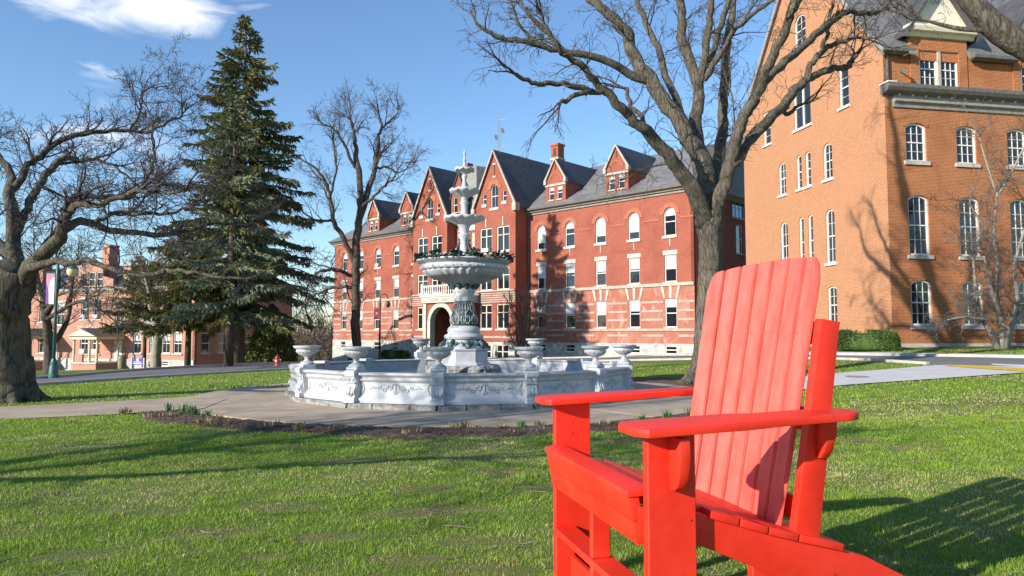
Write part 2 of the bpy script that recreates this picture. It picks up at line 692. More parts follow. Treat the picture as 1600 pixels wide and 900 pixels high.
def blade_mat():
    k = NM('grass_blades')
    at_ = k.n.new('ShaderNodeAttribute')
    at_.attribute_name = 'tint'
    k.set('Base Color', at_.outputs['Color'])
    k.set('Roughness', .55)
    k.set('Specular IOR Level', .35)
    tr = k.n.new('ShaderNodeBsdfTranslucent')
    k.l.new(at_.outputs['Color'], tr.inputs['Color'])
    ms = k.n.new('ShaderNodeMixShader')
    ms.inputs[0].default_value = .35
    k.l.new(k.bsdf.outputs[0], ms.inputs[1])
    k.l.new(tr.outputs[0], ms.inputs[2])
    k.l.new(ms.outputs[0], k.out.inputs['Surface'])
    return k.m


MT['blade'] = blade_mat()
MT['lamp_green'] = simple('teal_lamp_paint', (.03, .11, .10), (.05, .15, .135), 6, .45)
MT['lamp_black'] = simple('black_lamp_paint', (.015, .014, .014), (.03, .028, .027), 6, .45)
MT['lamp_globe'] = simple('amber_globe', (.62, .50, .22), (.7, .6, .32), 4, .3)
MT['banner_red'] = simple('maroon_banner', (.22, .025, .03), (.28, .04, .045), 3, .8)
MT['banner_white'] = simple('white_banner', (.75, .73, .76), (.68, .66, .7), 3, .8)
MT['banner_purple'] = simple('purple_banner', (.16, .04, .30), (.2, .06, .36), 3, .8)
MT['banner_pink'] = simple('pink_banner', (.6, .18, .3), (.65, .25, .36), 3, .8)
MT['sign_blue'] = simple('blue_sign_panel', (.02, .035, .30), (.03, .05, .36), 3, .4)
MT['sign_white'] = simple('white_sign_print', (.75, .75, .78), None, rough=.5)
MT['post_grey'] = simple('grey_post', (.5, .5, .5), (.4, .4, .4), 4, .5)
MT['hydrant'] = simple('hydrant_red_paint', (.55, .03, .03), (.62, .06, .05), 8, .4)
MT['hydrant_cap'] = simple('hydrant_pale_cap', (.65, .55, .4), None, rough=.4)
MT['cone'] = simple('orange_cone_plastic', (.7, .14, .04), None, rough=.5)
MT['steel'] = simple('galvanised_steel', (.42, .43, .45), (.34, .35, .37), 8, .45, metal=.6)
MT['bin'] = simple('brown_bin', (.20, .17, .11), (.26, .22, .15), 5, .6)
MT['letter'] = simple('pale_letter', (.62, .57, .52), None, rough=.7)
MT['ac'] = simple('grey_air_conditioner', (.55, .54, .5), (.42, .41, .38), 6, .6)

# ------------------------------------------------------------------ terrain
CTRL = [(0, 3, 0), (-8, 5, 0), (8, 5, 0), (0, 11, 0), (-1.3, 14, 0), (-1.3, 19, 0), (-6, 17, 0), (4, 20, 0.0), (-11.5, 16.8, 0), (-10, 12, 0), (5, 13, 0), (9, 13, .03),
        (9, 20, .10), (14.8, 25, .38), (24, 28, .62), (19.4, 36, .85), (29, 37.8, .9), (45, 41, 1.0), (16.8, 50, .55),
        (13.8, 53, .05), (2, 62, -.55), (-8, 72, -1.0), (-22.2, 86, -2.0), (-26, 58, -1.28), (-44, 64, -1.8), (-17.8, 45.7, -.45),
        (-15.5, 23, -.12), (-20.6, 31.7, -.42), (-8, 32, -.12), (0, 40, -.15), (10, 38, .2), (-40, 30, -.6), (-60, 90, -3.0), (0, 120, -2.5), (70, 60, 1.4), (60, 120, -1),
        (0, -15, 0), (-30, -5, 0), (30, -5, .4), (40, 20, .8), (-30, 14, -.1)]
CA = np.array(CTRL, float)


def tps_u(r2):
    return np.where(r2 > 1e-9, r2 * np.log(np.maximum(r2, 1e-9)), 0.0)


_n = len(CA)
_K = tps_u(((CA[:, None, :2] - CA[None, :, :2]) ** 2).sum(-1)) + np.eye(_n) * 25.0
_P = np.hstack([np.ones((_n, 1)), CA[:, :2]])
_A = np.vstack([np.hstack([_K, _P]), np.hstack([_P.T, np.zeros((3, 3))])])
_W = np.linalg.solve(_A, np.concatenate([CA[:, 2], np.zeros(3)]))


def zg_arr(x, y):
    x = np.asarray(x, float)
    y = np.asarray(y, float)
    xc = np.clip(x, -75, 80)
    yc = np.clip(y, -20, 125)
    d2 = (xc[..., None] - CA[:, 0]) ** 2 + (yc[..., None] - CA[:, 1]) ** 2
    return tps_u(d2) @ _W[:_n] + _W[_n] + _W[_n + 1] * xc + _W[_n + 2] * yc


def zg(x, y):
    return float(zg_arr(np.array([x]), np.array([y]))[0])


def ground(px, py):
    """point of the ground seen at a place of the photograph"""
    d = pix_ray(px, py)
    z = 0.0
    for _ in range(25):
        s = (z - CAM_H) / d.z
        p = Vector((d.x * s, d.y * s, z))
        z = .5 * z + .5 * zg(p.x, p.y)
    return Vector((p.x, p.y, zg(p.x, p.y)))


def grid_axis(lo, hi, fine_lo, fine_hi, fine, coarse_growth=1.18):
    xs = list(np.arange(fine_lo, fine_hi + 1e-6, fine))
    st = fine
    x = fine_hi
    while x < hi:
        st *= coarse_growth
        x = min(hi, x + st)
        xs.append(x)
    st = fine
    x = fine_lo
    while x > lo:
        st *= coarse_growth
        x = max(lo, x - st)
        xs.insert(0, x)
    return np.array(xs)


gx = grid_axis(-900, 900, -40, 45, .8)
gy = grid_axis(-60, 1500, -8, 95, .8)
GX, GY = np.meshgrid(gx, gy)
GZ = zg_arr(GX, GY)
me = bpy.data.meshes.new('lawn')
nx, ny = len(gx), len(gy)
vv = np.stack([GX.ravel(), GY.ravel(), GZ.ravel()], 1)
ii = np.arange(nx * ny).reshape(ny, nx)
ff = np.stack([ii[:-1, :-1].ravel(), ii[:-1, 1:].ravel(), ii[1:, 1:].ravel(), ii[1:, :-1].ravel()], 1)
me.from_pydata(vv.tolist(), [], ff.tolist())
me.polygons.foreach_set('use_smooth', [True] * len(me.polygons))
me.materials.append(MT['lawn'])
lawn = struct(obj('lawn', me))


def resample(pl, n):
    pl = [Vector((p[0], p[1])) for p in pl]
    # catmull-rom smoothing then uniform resampling
    out = []
    for i in range(len(pl) - 1):
        p0, p1, p2, p3 = pl[max(i - 1, 0)], pl[i], pl[i + 1], pl[min(i + 2, len(pl) - 1)]
        for k in range(12):
            t = k / 12
            out.append(0.5 * ((2 * p1) + (p2 - p0) * t + (2 * p0 - 5 * p1 + 4 * p2 - p3) * t * t + (3 * p1 - p0 - 3 * p2 + p3) * t ** 3))
    out.append(pl[-1])
    L = [0]
    for a, b in zip(out, out[1:]):
        L.append(L[-1] + (b - a).length)
    res = []
    j = 0
    for k in range(n):
        s = L[-1] * k / (n - 1)
        while j < len(L) - 2 and L[j + 1] < s:
            j += 1
        u = (s - L[j]) / max(1e-9, L[j + 1] - L[j])
        res.append(out[j].lerp(out[j + 1], u))
    return res


def strip(name, ea, eb, mat, lift=.02, n=60, m=8, parent=None):
    a = resample(ea, n)
    b = resample(eb, n)
    vs = []
    for p, q in zip(a, b):
        for k in range(m + 1):
            r_ = p.lerp(q, k / m)
            vs.append((r_.x, r_.y))
    va = np.array(vs)
    z = zg_arr(va[:, 0], va[:, 1]) + lift
    mb = MB()
    mb.add(np.column_stack([va, z]).tolist(), [(i * (m + 1) + k, i * (m + 1) + k + 1, (i + 1) * (m + 1) + k + 1, (i + 1) * (m + 1) + k) for i in range(n - 1) for k in range(m)])
    o = mb.build(name, mat, parent, smooth='all')
    return o


def ribbon(name, line, w, h, mat, n=80, z0=-.08, parent=None):
    """kerb: rectangular section following a line on the ground"""
    p = resample(line, n)
    mb = MB()
    for i in range(n):
        t = (p[min(i + 1, n - 1)] - p[max(i - 1, 0)]).normalized()
        nn = Vector((-t.y, t.x)) * (w / 2)
        z = zg(p[i].x, p[i].y)
        for q, zz in ((p[i] - nn, z + z0), (p[i] - nn, z + h), (p[i] + nn, z + h), (p[i] + nn, z + z0)):
            mb.v.append((q.x, q.y, zz))
    for i in range(n - 1):
        for k in range(4):
            k2 = (k + 1) % 4
            mb.f.append((i * 4 + k, i * 4 + k2, (i + 1) * 4 + k2, (i + 1) * 4 + k))
            mb.mi.append(0)
    mb.f += [(3, 2, 1, 0), tuple((n - 1) * 4 + k for k in range(4))]
    mb.mi += [0, 0]
    return mb.build(name, mat, parent)


def g2(px, py):
    v = ground(px, py)
    return (v.x, v.y)


FC = Vector((-1.28, 18.72, 0))     # fountain centre
FR = 4.28

# ------------------------------------------------------------------ road, paths, beds
road_near = [g2(-160, 624), g2(-60, 613), g2(60, 603), g2(250, 590), g2(460, 578), g2(640, 571), g2(800, 567), g2(950, 564.5), g2(1090, 562), g2(1310, 562), g2(1450, 569.5), g2(1600, 579), g2(1760, 592)]
road_far = [g2(-160, 604), g2(-60, 598), g2(60, 592), g2(250, 577), g2(460, 568), g2(640, 564), g2(800, 561.5), g2(950, 558.5), g2(1090, 555.5), g2(1310, 555), g2(1450, 557), g2(1600, 560), g2(1760, 565)]
road = struct(strip('road', road_near, road_far, MT['asphalt'], .012, 140, 10))
ribbon('near_kerb', road_near[:11], .16, .10, MT['kerb'], 120, parent=road)
ribbon('far_kerb', road_far, .16, .12, MT['kerb'], 140, parent=road)

# pale pavement beside the far kerb on the right and the strip in front of the long hall
def offset_line(line, d):
    out = []
    for i, p in enumerate(line):
        a = Vector(line[max(i - 1, 0)][:2])
        b = Vector(line[min(i + 1, len(line) - 1)][:2])
        t = (b - a).normalized()
        out.append((p[0] - t.y * d, p[1] + t.x * d))
    return out


struct(strip('far_pavement', offset_line(road_far[7:], .10), offset_line(road_far[7:], 1.0), MT['concrete_new'], .085, 90, 3))

walk_near = [g2(1085, 640), g2(1180, 622), g2(1300, 605), g2(1450, 594), g2(1600, 583.5), g2(1750, 574)]
walk_far = [g2(1085, 612), g2(1180, 598), g2(1300, 585), g2(1390, 578), g2(1475, 571.5), g2(1560, 574.5)]
pav = struct(strip('pavement', walk_near, walk_far, MT['concrete_new'], .032, 80, 8))
yl_a = [g2(1474, 571.6), g2(1530, 573), g2(1600, 577.5), g2(1680, 583)]
yl_b = [g2(1478, 573.6), g2(1530, 577.6), g2(1600, 582.5), g2(1680, 589)]
struct(strip('yellow_kerb_paint', yl_a, yl_b, MT['yellow_paint'], .044, 40, 3))
struct(strip('white_road_line', [g2(1548, 568.8), g2(1600, 571), g2(1700, 576)], [g2(1552, 571.0), g2(1600, 573.5), g2(1700, 579)], MT['white_paint'], .020, 30, 2))
# drain cover set in the pavement
dc = ground(1340, 590)
mb = MB()
mb.lathe([(0.0, 0), (.34, 0), (.36, .004), (.34, .012), (.30, .012), (.29, .008), (.02, .008)], 24)
tag(mb.build('drain_cover', MT['steel'], M=T(dc.x, dc.y, dc.z + .034)), 'round dark drain cover set in the pale pavement behind the red chair', 'drain cover')

left_lo = [(-26, 8.2), (-18, 10.2), (-12.5, 12.0), (-9.4, 13.05), (-7.7, 13.9), (-6.9, 14.5)]
left_hi = [(-26, 9.6), (-19, 12.0), (-13.5, 14.0), (-10.9, 15.3), (-8.4, 17.3), (-6.6, 20.2)]
struct(strip('path', left_lo, left_hi, MT['concrete'], .016, 50, 8))


def pol(phi, r):
    return Vector((FC.x + r * math.sin(phi), FC.y - r * math.cos(phi), 0))


mb = MB()
NSEG = 96
mb.add([(*pol(2 * math.pi * i / NSEG, r).xy, .020) for r in (4.0, 6.72) for i in range(NSEG)], [(i, (i + 1) % NSEG, (i + 1) % NSEG + NSEG, i + NSEG) for i in range(NSEG)])
walk = struct(mb.build('fountain_walk', MT['soil']))
NSL = 14
slab_me = None
for i in range(NSL):
    mb = MB()
    a0 = R(-3 + 360 / NSL / 2) + 2 * math.pi * i / NSL
    a1 = a0 + 2 * math.pi / NSL
    for (r0, r1) in ((4.3, 6.72),):
        K = 7
        gap = .011
        up = []
        for k in range(K + 1):
            for r in (r0, r1):
                a = a0 + gap / r + (a1 - a0 - 2 * gap / r) * k / K
                up.append((*pol(a, r).xy, .034 + rnd.uniform(-.0015, .0015)))
        lo = [(x, y, .0) for x, y, z in up]
        n_ = len(up)
        fs = [(2 * k, 2 * k + 1, 2 * k + 3, 2 * k + 2) for k in range(K)]
        ring = [2 * k for k in range(K + 1)] + [2 * k + 1 for k in reversed(range(K + 1))]
        fs += [(ring[j], ring[(j + 1) % len(ring)], ring[(j + 1) % len(ring)] + n_, ring[j] + n_) for j in range(len(ring))]
        mb.add(up + lo, fs)
    mb.build('slab', MT['concrete'], walk)


def bed(name, p0, p1, r0, r1, n=110, m=10):
    mb = MB()
    rr = random.Random(3)
    ph = [rr.uniform(0, 6) for _ in range(6)]
    for i in range(n + 1):
        u = i / n
        a = R(p0 + (p1 - p0) * u)
        e = min(1, min(u, 1 - u) * 14) ** .5
        wob = .16 * math.sin(a * 7 + ph[0]) + .11 * math.sin(a * 19 + ph[1]) + .07 * math.sin(a * 47 + ph[2])
        rc = (r0 + r1) / 2
        for k in range(m + 1):
            v = k / m
            r = rc + ((r0 + (r1 + wob - r0) * v) - rc) * e
            q = pol(a, r)
            h = .012 + .035 * math.sin(math.pi * v) * e + (rr.uniform(-.02, .025) if 0 < k < m else -.012)
            mb.v.append((q.x, q.y, zg(q.x, q.y) + h))
    for i in range(n):
        for k in range(m):
            a = i * (m + 1) + k
            mb.f.append((a, a + 1, a + m + 2, a + m + 1))
            mb.mi.append(0)
    return struct(mb.build(name, MT['soil'], smooth='all'))


bed('flower_bed', -53, 74, 6.73, 7.8)
bed('flower_bed', 104, 168, 6.75, 8.6, 60)


def in_paved(x, y):
    """mask of places without lawn grass (numpy)"""
    dx = x - FC.x
    dy = y - FC.y
    r = np.hypot(dx, dy)
    phi = np.degrees(np.arctan2(dx, -dy))
    m = r < 6.78
    m |= (r < 7.50 + .35 * np.random.RandomState(3).rand(*r.shape) + .16 * np.sin(np.radians(phi) * 7)) & (((phi > -52.5) & (phi < 73.5)) | ((phi > 105) & (phi < 167)))

    def between(lo, hi):
        lo = np.array([(q[0], q[1]) for q in lo])
        hi = np.array([(q[0], q[1]) for q in hi])
        poly = np.vstack([lo, hi[::-1]])
        ins = np.zeros(x.shape, bool)
        j = len(poly) - 1
        for i in range(len(poly)):
            xi, yi = poly[i]
            xj, yj = poly[j]
            c = ((yi > y) != (yj > y)) & (x < (xj - xi) * (y - yi) / (yj - yi + 1e-12) + xi)
            ins ^= c
            j = i
        return ins
    rs = lambda l: [(p.x, p.y) for p in resample(l, 40)]
    m |= between(rs(left_lo), rs(left_hi))
    m |= between(rs(walk_near), rs(walk_far))
    m |= between(rs(road_near), rs(road_far))
    return m


BARE = []
for (px_, py_, ra_, rb_) in [(640, 803, .42, .14), (705, 795, .3, .12), (790, 738, .4, .15), (752, 848, .3, .1), (435, 792, .35, .12), (335, 832, .3, .1), (760, 890, .28, .09), (620, 875, .25, .08), (655, 765, .3, .12),
                            (840, 765, .3, .12), (1560, 632, .9, .28), (1480, 634, .6, .2), (1560, 655, .4, .15), (1330, 690, .5, .18), (1430, 700, .4, .15), (230, 800, .4, .12), (120, 870, .3, .1), (560, 720, .5, .2), (960, 690, .5, .2), (940, 720, .35, .15), (420, 870, .15, .05), (520, 840, .3, .1)]:
    b_ = ground(px_, py_)
    BARE.append((b_.x, b_.y, ra_, rb_))


# grass blades: single folded leaves, dense near the viewer
def fbm(x, y, seed, f0, octv=4):
    r_ = np.random.RandomState(seed)
    out = np.zeros_like(x)
    amp = 1.0
    tot = 0
    f = f0
    for _ in range(octv):
        for _k in range(3):
            a = r_.uniform(0, 2 * np.pi)
            p_ = r_.uniform(0, 2 * np.pi)
            out += amp / 3 * np.sin((x * np.cos(a) + y * np.sin(a)) * f * r_.uniform(.7, 1.4) + p_ + 1.3 * np.sin((x * np.sin(a) - y * np.cos(a)) * f * .6 + p_))
        tot += amp
        amp *= .6
        f *= 2.1
    return out / tot


def grass(name, n, ymin, ymax, hmin, hmax, wid, seed, power=1.6, spots=None):
    r_ = np.random.RandomState(seed)
    y = ymin + (ymax - ymin) * r_.rand(n) ** power
    x = (r_.rand(n) * 2 - 1) * (y * .78 + 1.3)
    if spots:
        w_ = r_.randint(0, len(spots), n)
        sp_ = np.array(spots)[w_]
        x = sp_[:, 0] + r_.randn(n) * sp_[:, 2]
        y = sp_[:, 1] + r_.randn(n) * sp_[:, 2]
    ok = ~in_paved(x, y)
    dry = fbm(x, y, 5, 1.1, 5) * 1.35 + .25 * fbm(x, y, 6, .5, 2)
    fine = fbm(x, y, 8, 5.0, 3)
    for (bx, by, ra, rb) in BARE:
        q_ = ((x - bx) / (ra * 1.15)) ** 2 + ((y - by) / (rb * 1.6)) ** 2 + .75 * fine + .5 * fbm(x, y, 31, 14.0, 2) + .25 * r_.rand(n)
        dry = np.where(q_ < 1.0, np.maximum(dry, 1.05 - .35 * np.clip(q_, 0, 1)), dry)
    ok &= ~((dry > .72) & (r_.rand(n) < .12)) & ~((fine > .45) & (r_.rand(n) < .35))
    x, y, dry, fine = x[ok], y[ok], dry[ok], fine[ok]
    n = len(x)
    z = zg_arr(x, y) - .004
    h = (hmin + (hmax - hmin) * r_.rand(n)) * (1 - .6 * np.clip(dry, 0, 1)) * (.85 + .3 * fine) * (1 + .4 * fbm(x, y, 15, 9.0, 2))
    a = r_.rand(n) * 2 * np.pi
    w = wid * (.6 + .8 * r_.rand(n)) * np.clip(y / 6.0, .8, 3.0)
    lean = r_.rand(n) * .9
    la = r_.rand(n) * 2 * np.pi
    cx, sx = np.cos(a) * w / 2, np.sin(a) * w / 2
    tx = x + np.cos(la) * lean * h
    ty = y + np.sin(la) * lean * h
    V = np.empty((n, 3, 3))
    V[:, 0] = np.stack([x - cx, y - sx, z], 1)
    V[:, 1] = np.stack([x + cx, y + sx, z], 1)
    V[:, 2] = np.stack([tx, ty, z + h], 1)
    me = bpy.data.meshes.new(name)
    me.vertices.add(3 * n)
    me.vertices.foreach_set('co', V.ravel())
    me.loops.add(3 * n)
    me.loops.foreach_set('vertex_index', np.arange(3 * n))
    me.polygons.add(n)
    me.polygons.foreach_set('loop_start', np.arange(0, 3 * n, 3))
    me.polygons.foreach_set('loop_total', np.full(n, 3))
    me.materials.append(MT['blade'])
    g1 = np.array([.15, .28, .02])
    g2_ = np.array([.30, .41, .042])
    st = np.array([.60, .50, .25])
    t = r_.rand(n, 1)
    c = g1 * (1 - t) + g2_ * t
    ps = np.clip(.10 + .95 * (dry - .02) + .22 * fine, .05, .88)
    isst = (r_.rand(n) < ps)[:, None]
    c = np.where(isst, st * (.6 + .6 * r_.rand(n, 1)), c)
    brown = ((dry > .68) & (r_.rand(n) < .72))[:, None]
    c = np.where(brown, np.array([.40, .26, .15]) * (.6 + .7 * r_.rand(n, 1)), c)
    clump = fbm(x, y, 15, 9.0, 2)[:, None]
    c = c * (.8 + .4 * r_.rand(n, 1)) * (1 + .22 * clump)
    att = me.color_attributes.new('tint', 'FLOAT_COLOR', 'POINT')
    c4 = np.concatenate([np.repeat(c, 3, axis=0), np.ones((3 * n, 1))], 1)
    att.data.foreach_set('color', c4.ravel())
    me.update()
    me.validate()
    o = obj(name, me)
    o['kind'] = 'stuff'
    return o


grass('grass', 640000, 3.0, 13.5, .014, .048, .0055, 1)
_c, _s = math.cos(R(14)), math.sin(R(14))
legs = []
for (u_, v_) in [(0, .03), (.12, .03), (.24, .03), (0, 1.42), (.12, 1.42), (.24, 1.42), (.0, .72), (-.02, .3), (-.02, 1.1), (.65, .14), (.65, 1.3), (1.75, .09), (1.9, .09), (1.9, 1.36)]:
    legs.append((.617 + u_ * _c - v_ * _s, 3.247 + u_ * _s + v_ * _c, .045))
tufts_ = [(q[0], q[1], .05) for q in zip(np.random.RandomState(9).uniform(-7, 8, 260), 4.2 + 8 * np.random.RandomState(10).rand(260) ** 1.3)]
grass('grass', 5200, 3, 5, .05, .10, .006, 3, spots=legs)
grass('grass', 15000, 3, 5, .045, .085, .006, 4, spots=tufts_)
grass('grass', 230000, 12.5, 34, .025, .06, .0075, 2, 1.3)


# ------------------------------------------------------------------ building helpers
def opening(xc, z0, z1, w, kind='rect', n=10):
    """closed outline (counter-clockwise) of a window opening"""
    h = w / 2
    if kind == 'rect':
        return [(xc - h, z0), (xc + h, z0), (xc + h, z1), (xc - h, z1)]
    if kind == 'round':
        rise = h
    else:
        rise = w * .16
    rad = (h * h + rise * rise) / (2 * rise)
    cz = z1 - rad
    a0 = math.asin(min(1, h / rad))
    pts = [(xc - h, z0), (xc + h, z0)]
    for i in range(n + 1):
        a = a0 - 2 * a0 * i / n
        pts.append((xc + rad * math.sin(a), cz + rad * math.cos(a)))
    return pts


def wall(name, outline, holes, mat, parent, M=None, reveal=.24, reveal_mat=None, back=True):
    """wall face in local x,z at y=0 (outside is -y) with true openings and reveals"""
    loops = [outline] + holes
    flat = [p for l in loops for p in l]
    tr = tessellate_polygon([[Vector((a, b, 0)) for a, b in l] for l in loops])
    mb = MB()
    mb.add([(a, 0, b) for a, b in flat], [tuple(t) for t in tr])
    for l in loops:
        n = len(l)
        o = [(a, 0, b) for a, b in l] + [(a, reveal, b) for a, b in l]
        mb.add(o, [(i, (i + 1) % n, (i + 1) % n + n, i + n) for i in range(n)], 1 if l is not outline else 0)
    return mb.build(name, [mat, reveal_mat or mat], parent, M)


def ring_mesh(mb, outer, inner, y0, y1, m=0):
    n = len(outer)
    vs = [(a, y0, b) for a, b in outer] + [(a, y0, b) for a, b in inner] + [(a, y1, b) for a, b in outer] + [(a, y1, b) for a, b in inner]
    fs = []
    for i in range(n):
        j = (i + 1) % n
        fs += [(i, j, j + n, i + n), (i + n, j + n, j + 3 * n, i + 3 * n), (i, i + 2 * n, j + 2 * n, j), (i + 2 * n, i + 3 * n, j + 3 * n, j + 2 * n)]
    mb.add(vs, fs, m)


WCACHE = {}


def window_meshes(w, h, kind, cols, rows, blind, fr=.07, double=False, deep=.10, glass='glass', upper=True, trim='trim_white'):
    key = (round(w, 2), round(h, 2), kind, cols, rows, blind, fr, double, glass, upper, trim)
    if key in WCACHE:
        return WCACHE[key]
    out = {}
    mb = MB()
    o = opening(0, 0, h, w - .004, kind)
    i_ = opening(0, fr, h - fr, w - 2 * fr, kind)
    ring_mesh(mb, o, i_, deep - .02, deep + .09)
    zs = h * (.5 if upper else .66)
    mb.box(-w / 2 + fr * .6, w / 2 - fr * .6, deep, deep + .06, zs - .03, zs + .03)
    if double:
        mb.box(-.05, .05, deep - .015, deep + .07, fr * .5, h - fr * .4)
    bw = .022

    def bars(x0, x1, z0, z1, c, r):
        for k in range(1, c):
            x = x0 + (x1 - x0) * k / c
            mb.box(x - bw / 2, x + bw / 2, deep + .012, deep + .05, z0, z1)
        for k in range(1, r):
            z = z0 + (z1 - z0) * k / r
            mb.box(x0, x1, deep + .014, deep + .048, z - bw / 2, z + bw / 2)
    top = h - fr if kind == 'rect' else h - fr - .02
    spans = [(-w / 2 + fr, -.05), (.05, w / 2 - fr)] if double else [(-w / 2 + fr, w / 2 - fr)]
    for x0, x1 in spans:
        if cols > 1 or rows > 1:
            bars(x0, x1, zs + .03, top, cols, rows)
            bars(x0, x1, fr, zs - .03, cols, rows)
    out['frame'] = mb.mesh('window', MT[trim])
    mb = MB()
    po = opening(0, fr * .5, h - fr * .5, w - fr, kind)
    mb.add([(a, deep + .055, b) for a, b in po], [tuple(range(len(po)))])
    out['pane'] = mb.mesh('pane', MT[glass])
    if blind > 0:
        mb = MB()
        zb = h - (h - fr) * blind
        bo = [(a, b) for a, b in opening(0, 0, h - fr * .9, w - 2 * fr, kind) if b > zb]
        bo = [(-w / 2 + fr, zb), (w / 2 - fr, zb)] + bo if kind != 'rect' else [(-w / 2 + fr, zb), (w / 2 - fr, zb), (w / 2 - fr, h - fr), (-w / 2 + fr, h - fr)]
        mb.add([(a, deep + .051, b) for a, b in bo], [tuple(range(len(bo)))])
        out['blind'] = mb.mesh('blind', MT['blind'])
    WCACHE[key] = out
    return out


_BOXC = {}


def box_mesh(name, mat, *d):
    key = (name, mat) + tuple(round(v, 3) for v in d)
    if key not in _BOXC:
        _BOXC[key] = MB().box(*d).mesh(name, MT[mat])
    return _BOXC[key]


def window(parent, wm, x, z0, w, h, kind='rect', cols=1, rows=1, blind=0.0, sill=.12, sill_mat='stone_pale', lintel=None, double=False, ac=False, glass='glass', fr=.07, upper=True, trim='trim_white', sill_w=.14):
    ms = window_meshes(w, h, kind, cols, rows, blind, fr, double, glass=glass, upper=upper, trim=trim)
    M = wm @ T(x, 0, z0)
    o = obj('window', ms['frame'], parent, M)
    obj('pane', ms['pane'], o)
    if 'blind' in ms:
        obj('blind', ms['blind'], o)
    if sill:
        obj('sill', box_mesh('sill', sill_mat, -w / 2 - sill_w, w / 2 + sill_w, -.10, .10, -sill, -.003), o)
    if lintel:
        obj('lintel', box_mesh('lintel', 'stone_pale', -w / 2 - .12, w / 2 + .12, -.035, .06, h + .003, h + lintel), o)
    if ac:
        obj('air_conditioner', box_mesh('air_conditioner', 'ac', -w * .3, w * .3, -.22, .09, .06, .42), o)
    return o


def arch_ring(parent, wm, x, ztop, w, t, mat, proud=.045, kind='round', name='arch_hood', legs=0.0):
    o = opening(x, ztop - w / 2 - legs, ztop + t, w + 2 * t, kind, 14)
    i_ = opening(x, ztop - w / 2 - legs, ztop, w, kind, 14)
    if kind != 'round':
        rise = w * .16
        o = opening(x, ztop - rise - legs, ztop + t, w + t * 1.2, kind, 14)
        i_ = opening(x, ztop - rise - legs, ztop, w, kind, 14)
    o, i_ = o[1:] + o[:1], i_[1:] + i_[:1]
    mb = MB()
    n = len(o)
    vs = [(a, -proud, b) for a, b in o] + [(a, -proud, b) for a, b in i_] + [(a, .03, b) for a, b in o] + [(a, .03, b) for a, b in i_]
    fs = []
    for k in range(n - 1):
        j = k + 1
        fs += [(k, j, j + n, k + n), (k + n, j + n, j + 3 * n, k + 3 * n), (k, k + 2 * n, j + 2 * n, j)]
    fs += [(0, n, 3 * n, 2 * n), (n - 1, 3 * n - 1, 4 * n - 1, 2 * n - 1)]
    mb.add(vs, fs)
    return mb.build(name, MT[mat], parent, wm)


def gable_roof(parent, x0, x1, y0, y1, ze, za, mat, over=.25, th=.12, name='roof', ends=(True, True), apexx=None):
    """ridge along y over x0..x1"""
    xc = (x0 + x1) / 2 if apexx is None else apexx
    sl0 = (za - ze) / (xc - x0)
    mb = MB()
    a0 = (x0 - over, ze - over * sl0)
    a1 = (x1 + over, ze - over * sl0)
    ap = (xc, za)
    poly = [a0, ap, a1, (a1[0] - .03, a1[1] - th * 1.2), (xc, za - th * 1.6), (a0[0] + .03, a0[1] - th * 1.2)]
    mb.prism(poly, y0, y1, XZ())
    return mb.build(name, MT[mat], parent)


# ------------------------------------------------------------------ long red brick hall behind the fountain
HC = at(1087, 553, 53)
HALL = thing('college_hall', 'long red brick hall with slate gables and stone bands behind the fountain', 'building', T(HC.x, HC.y, 0) @ RZ(R(-43.7)))
I4 = Matrix.Identity(4)


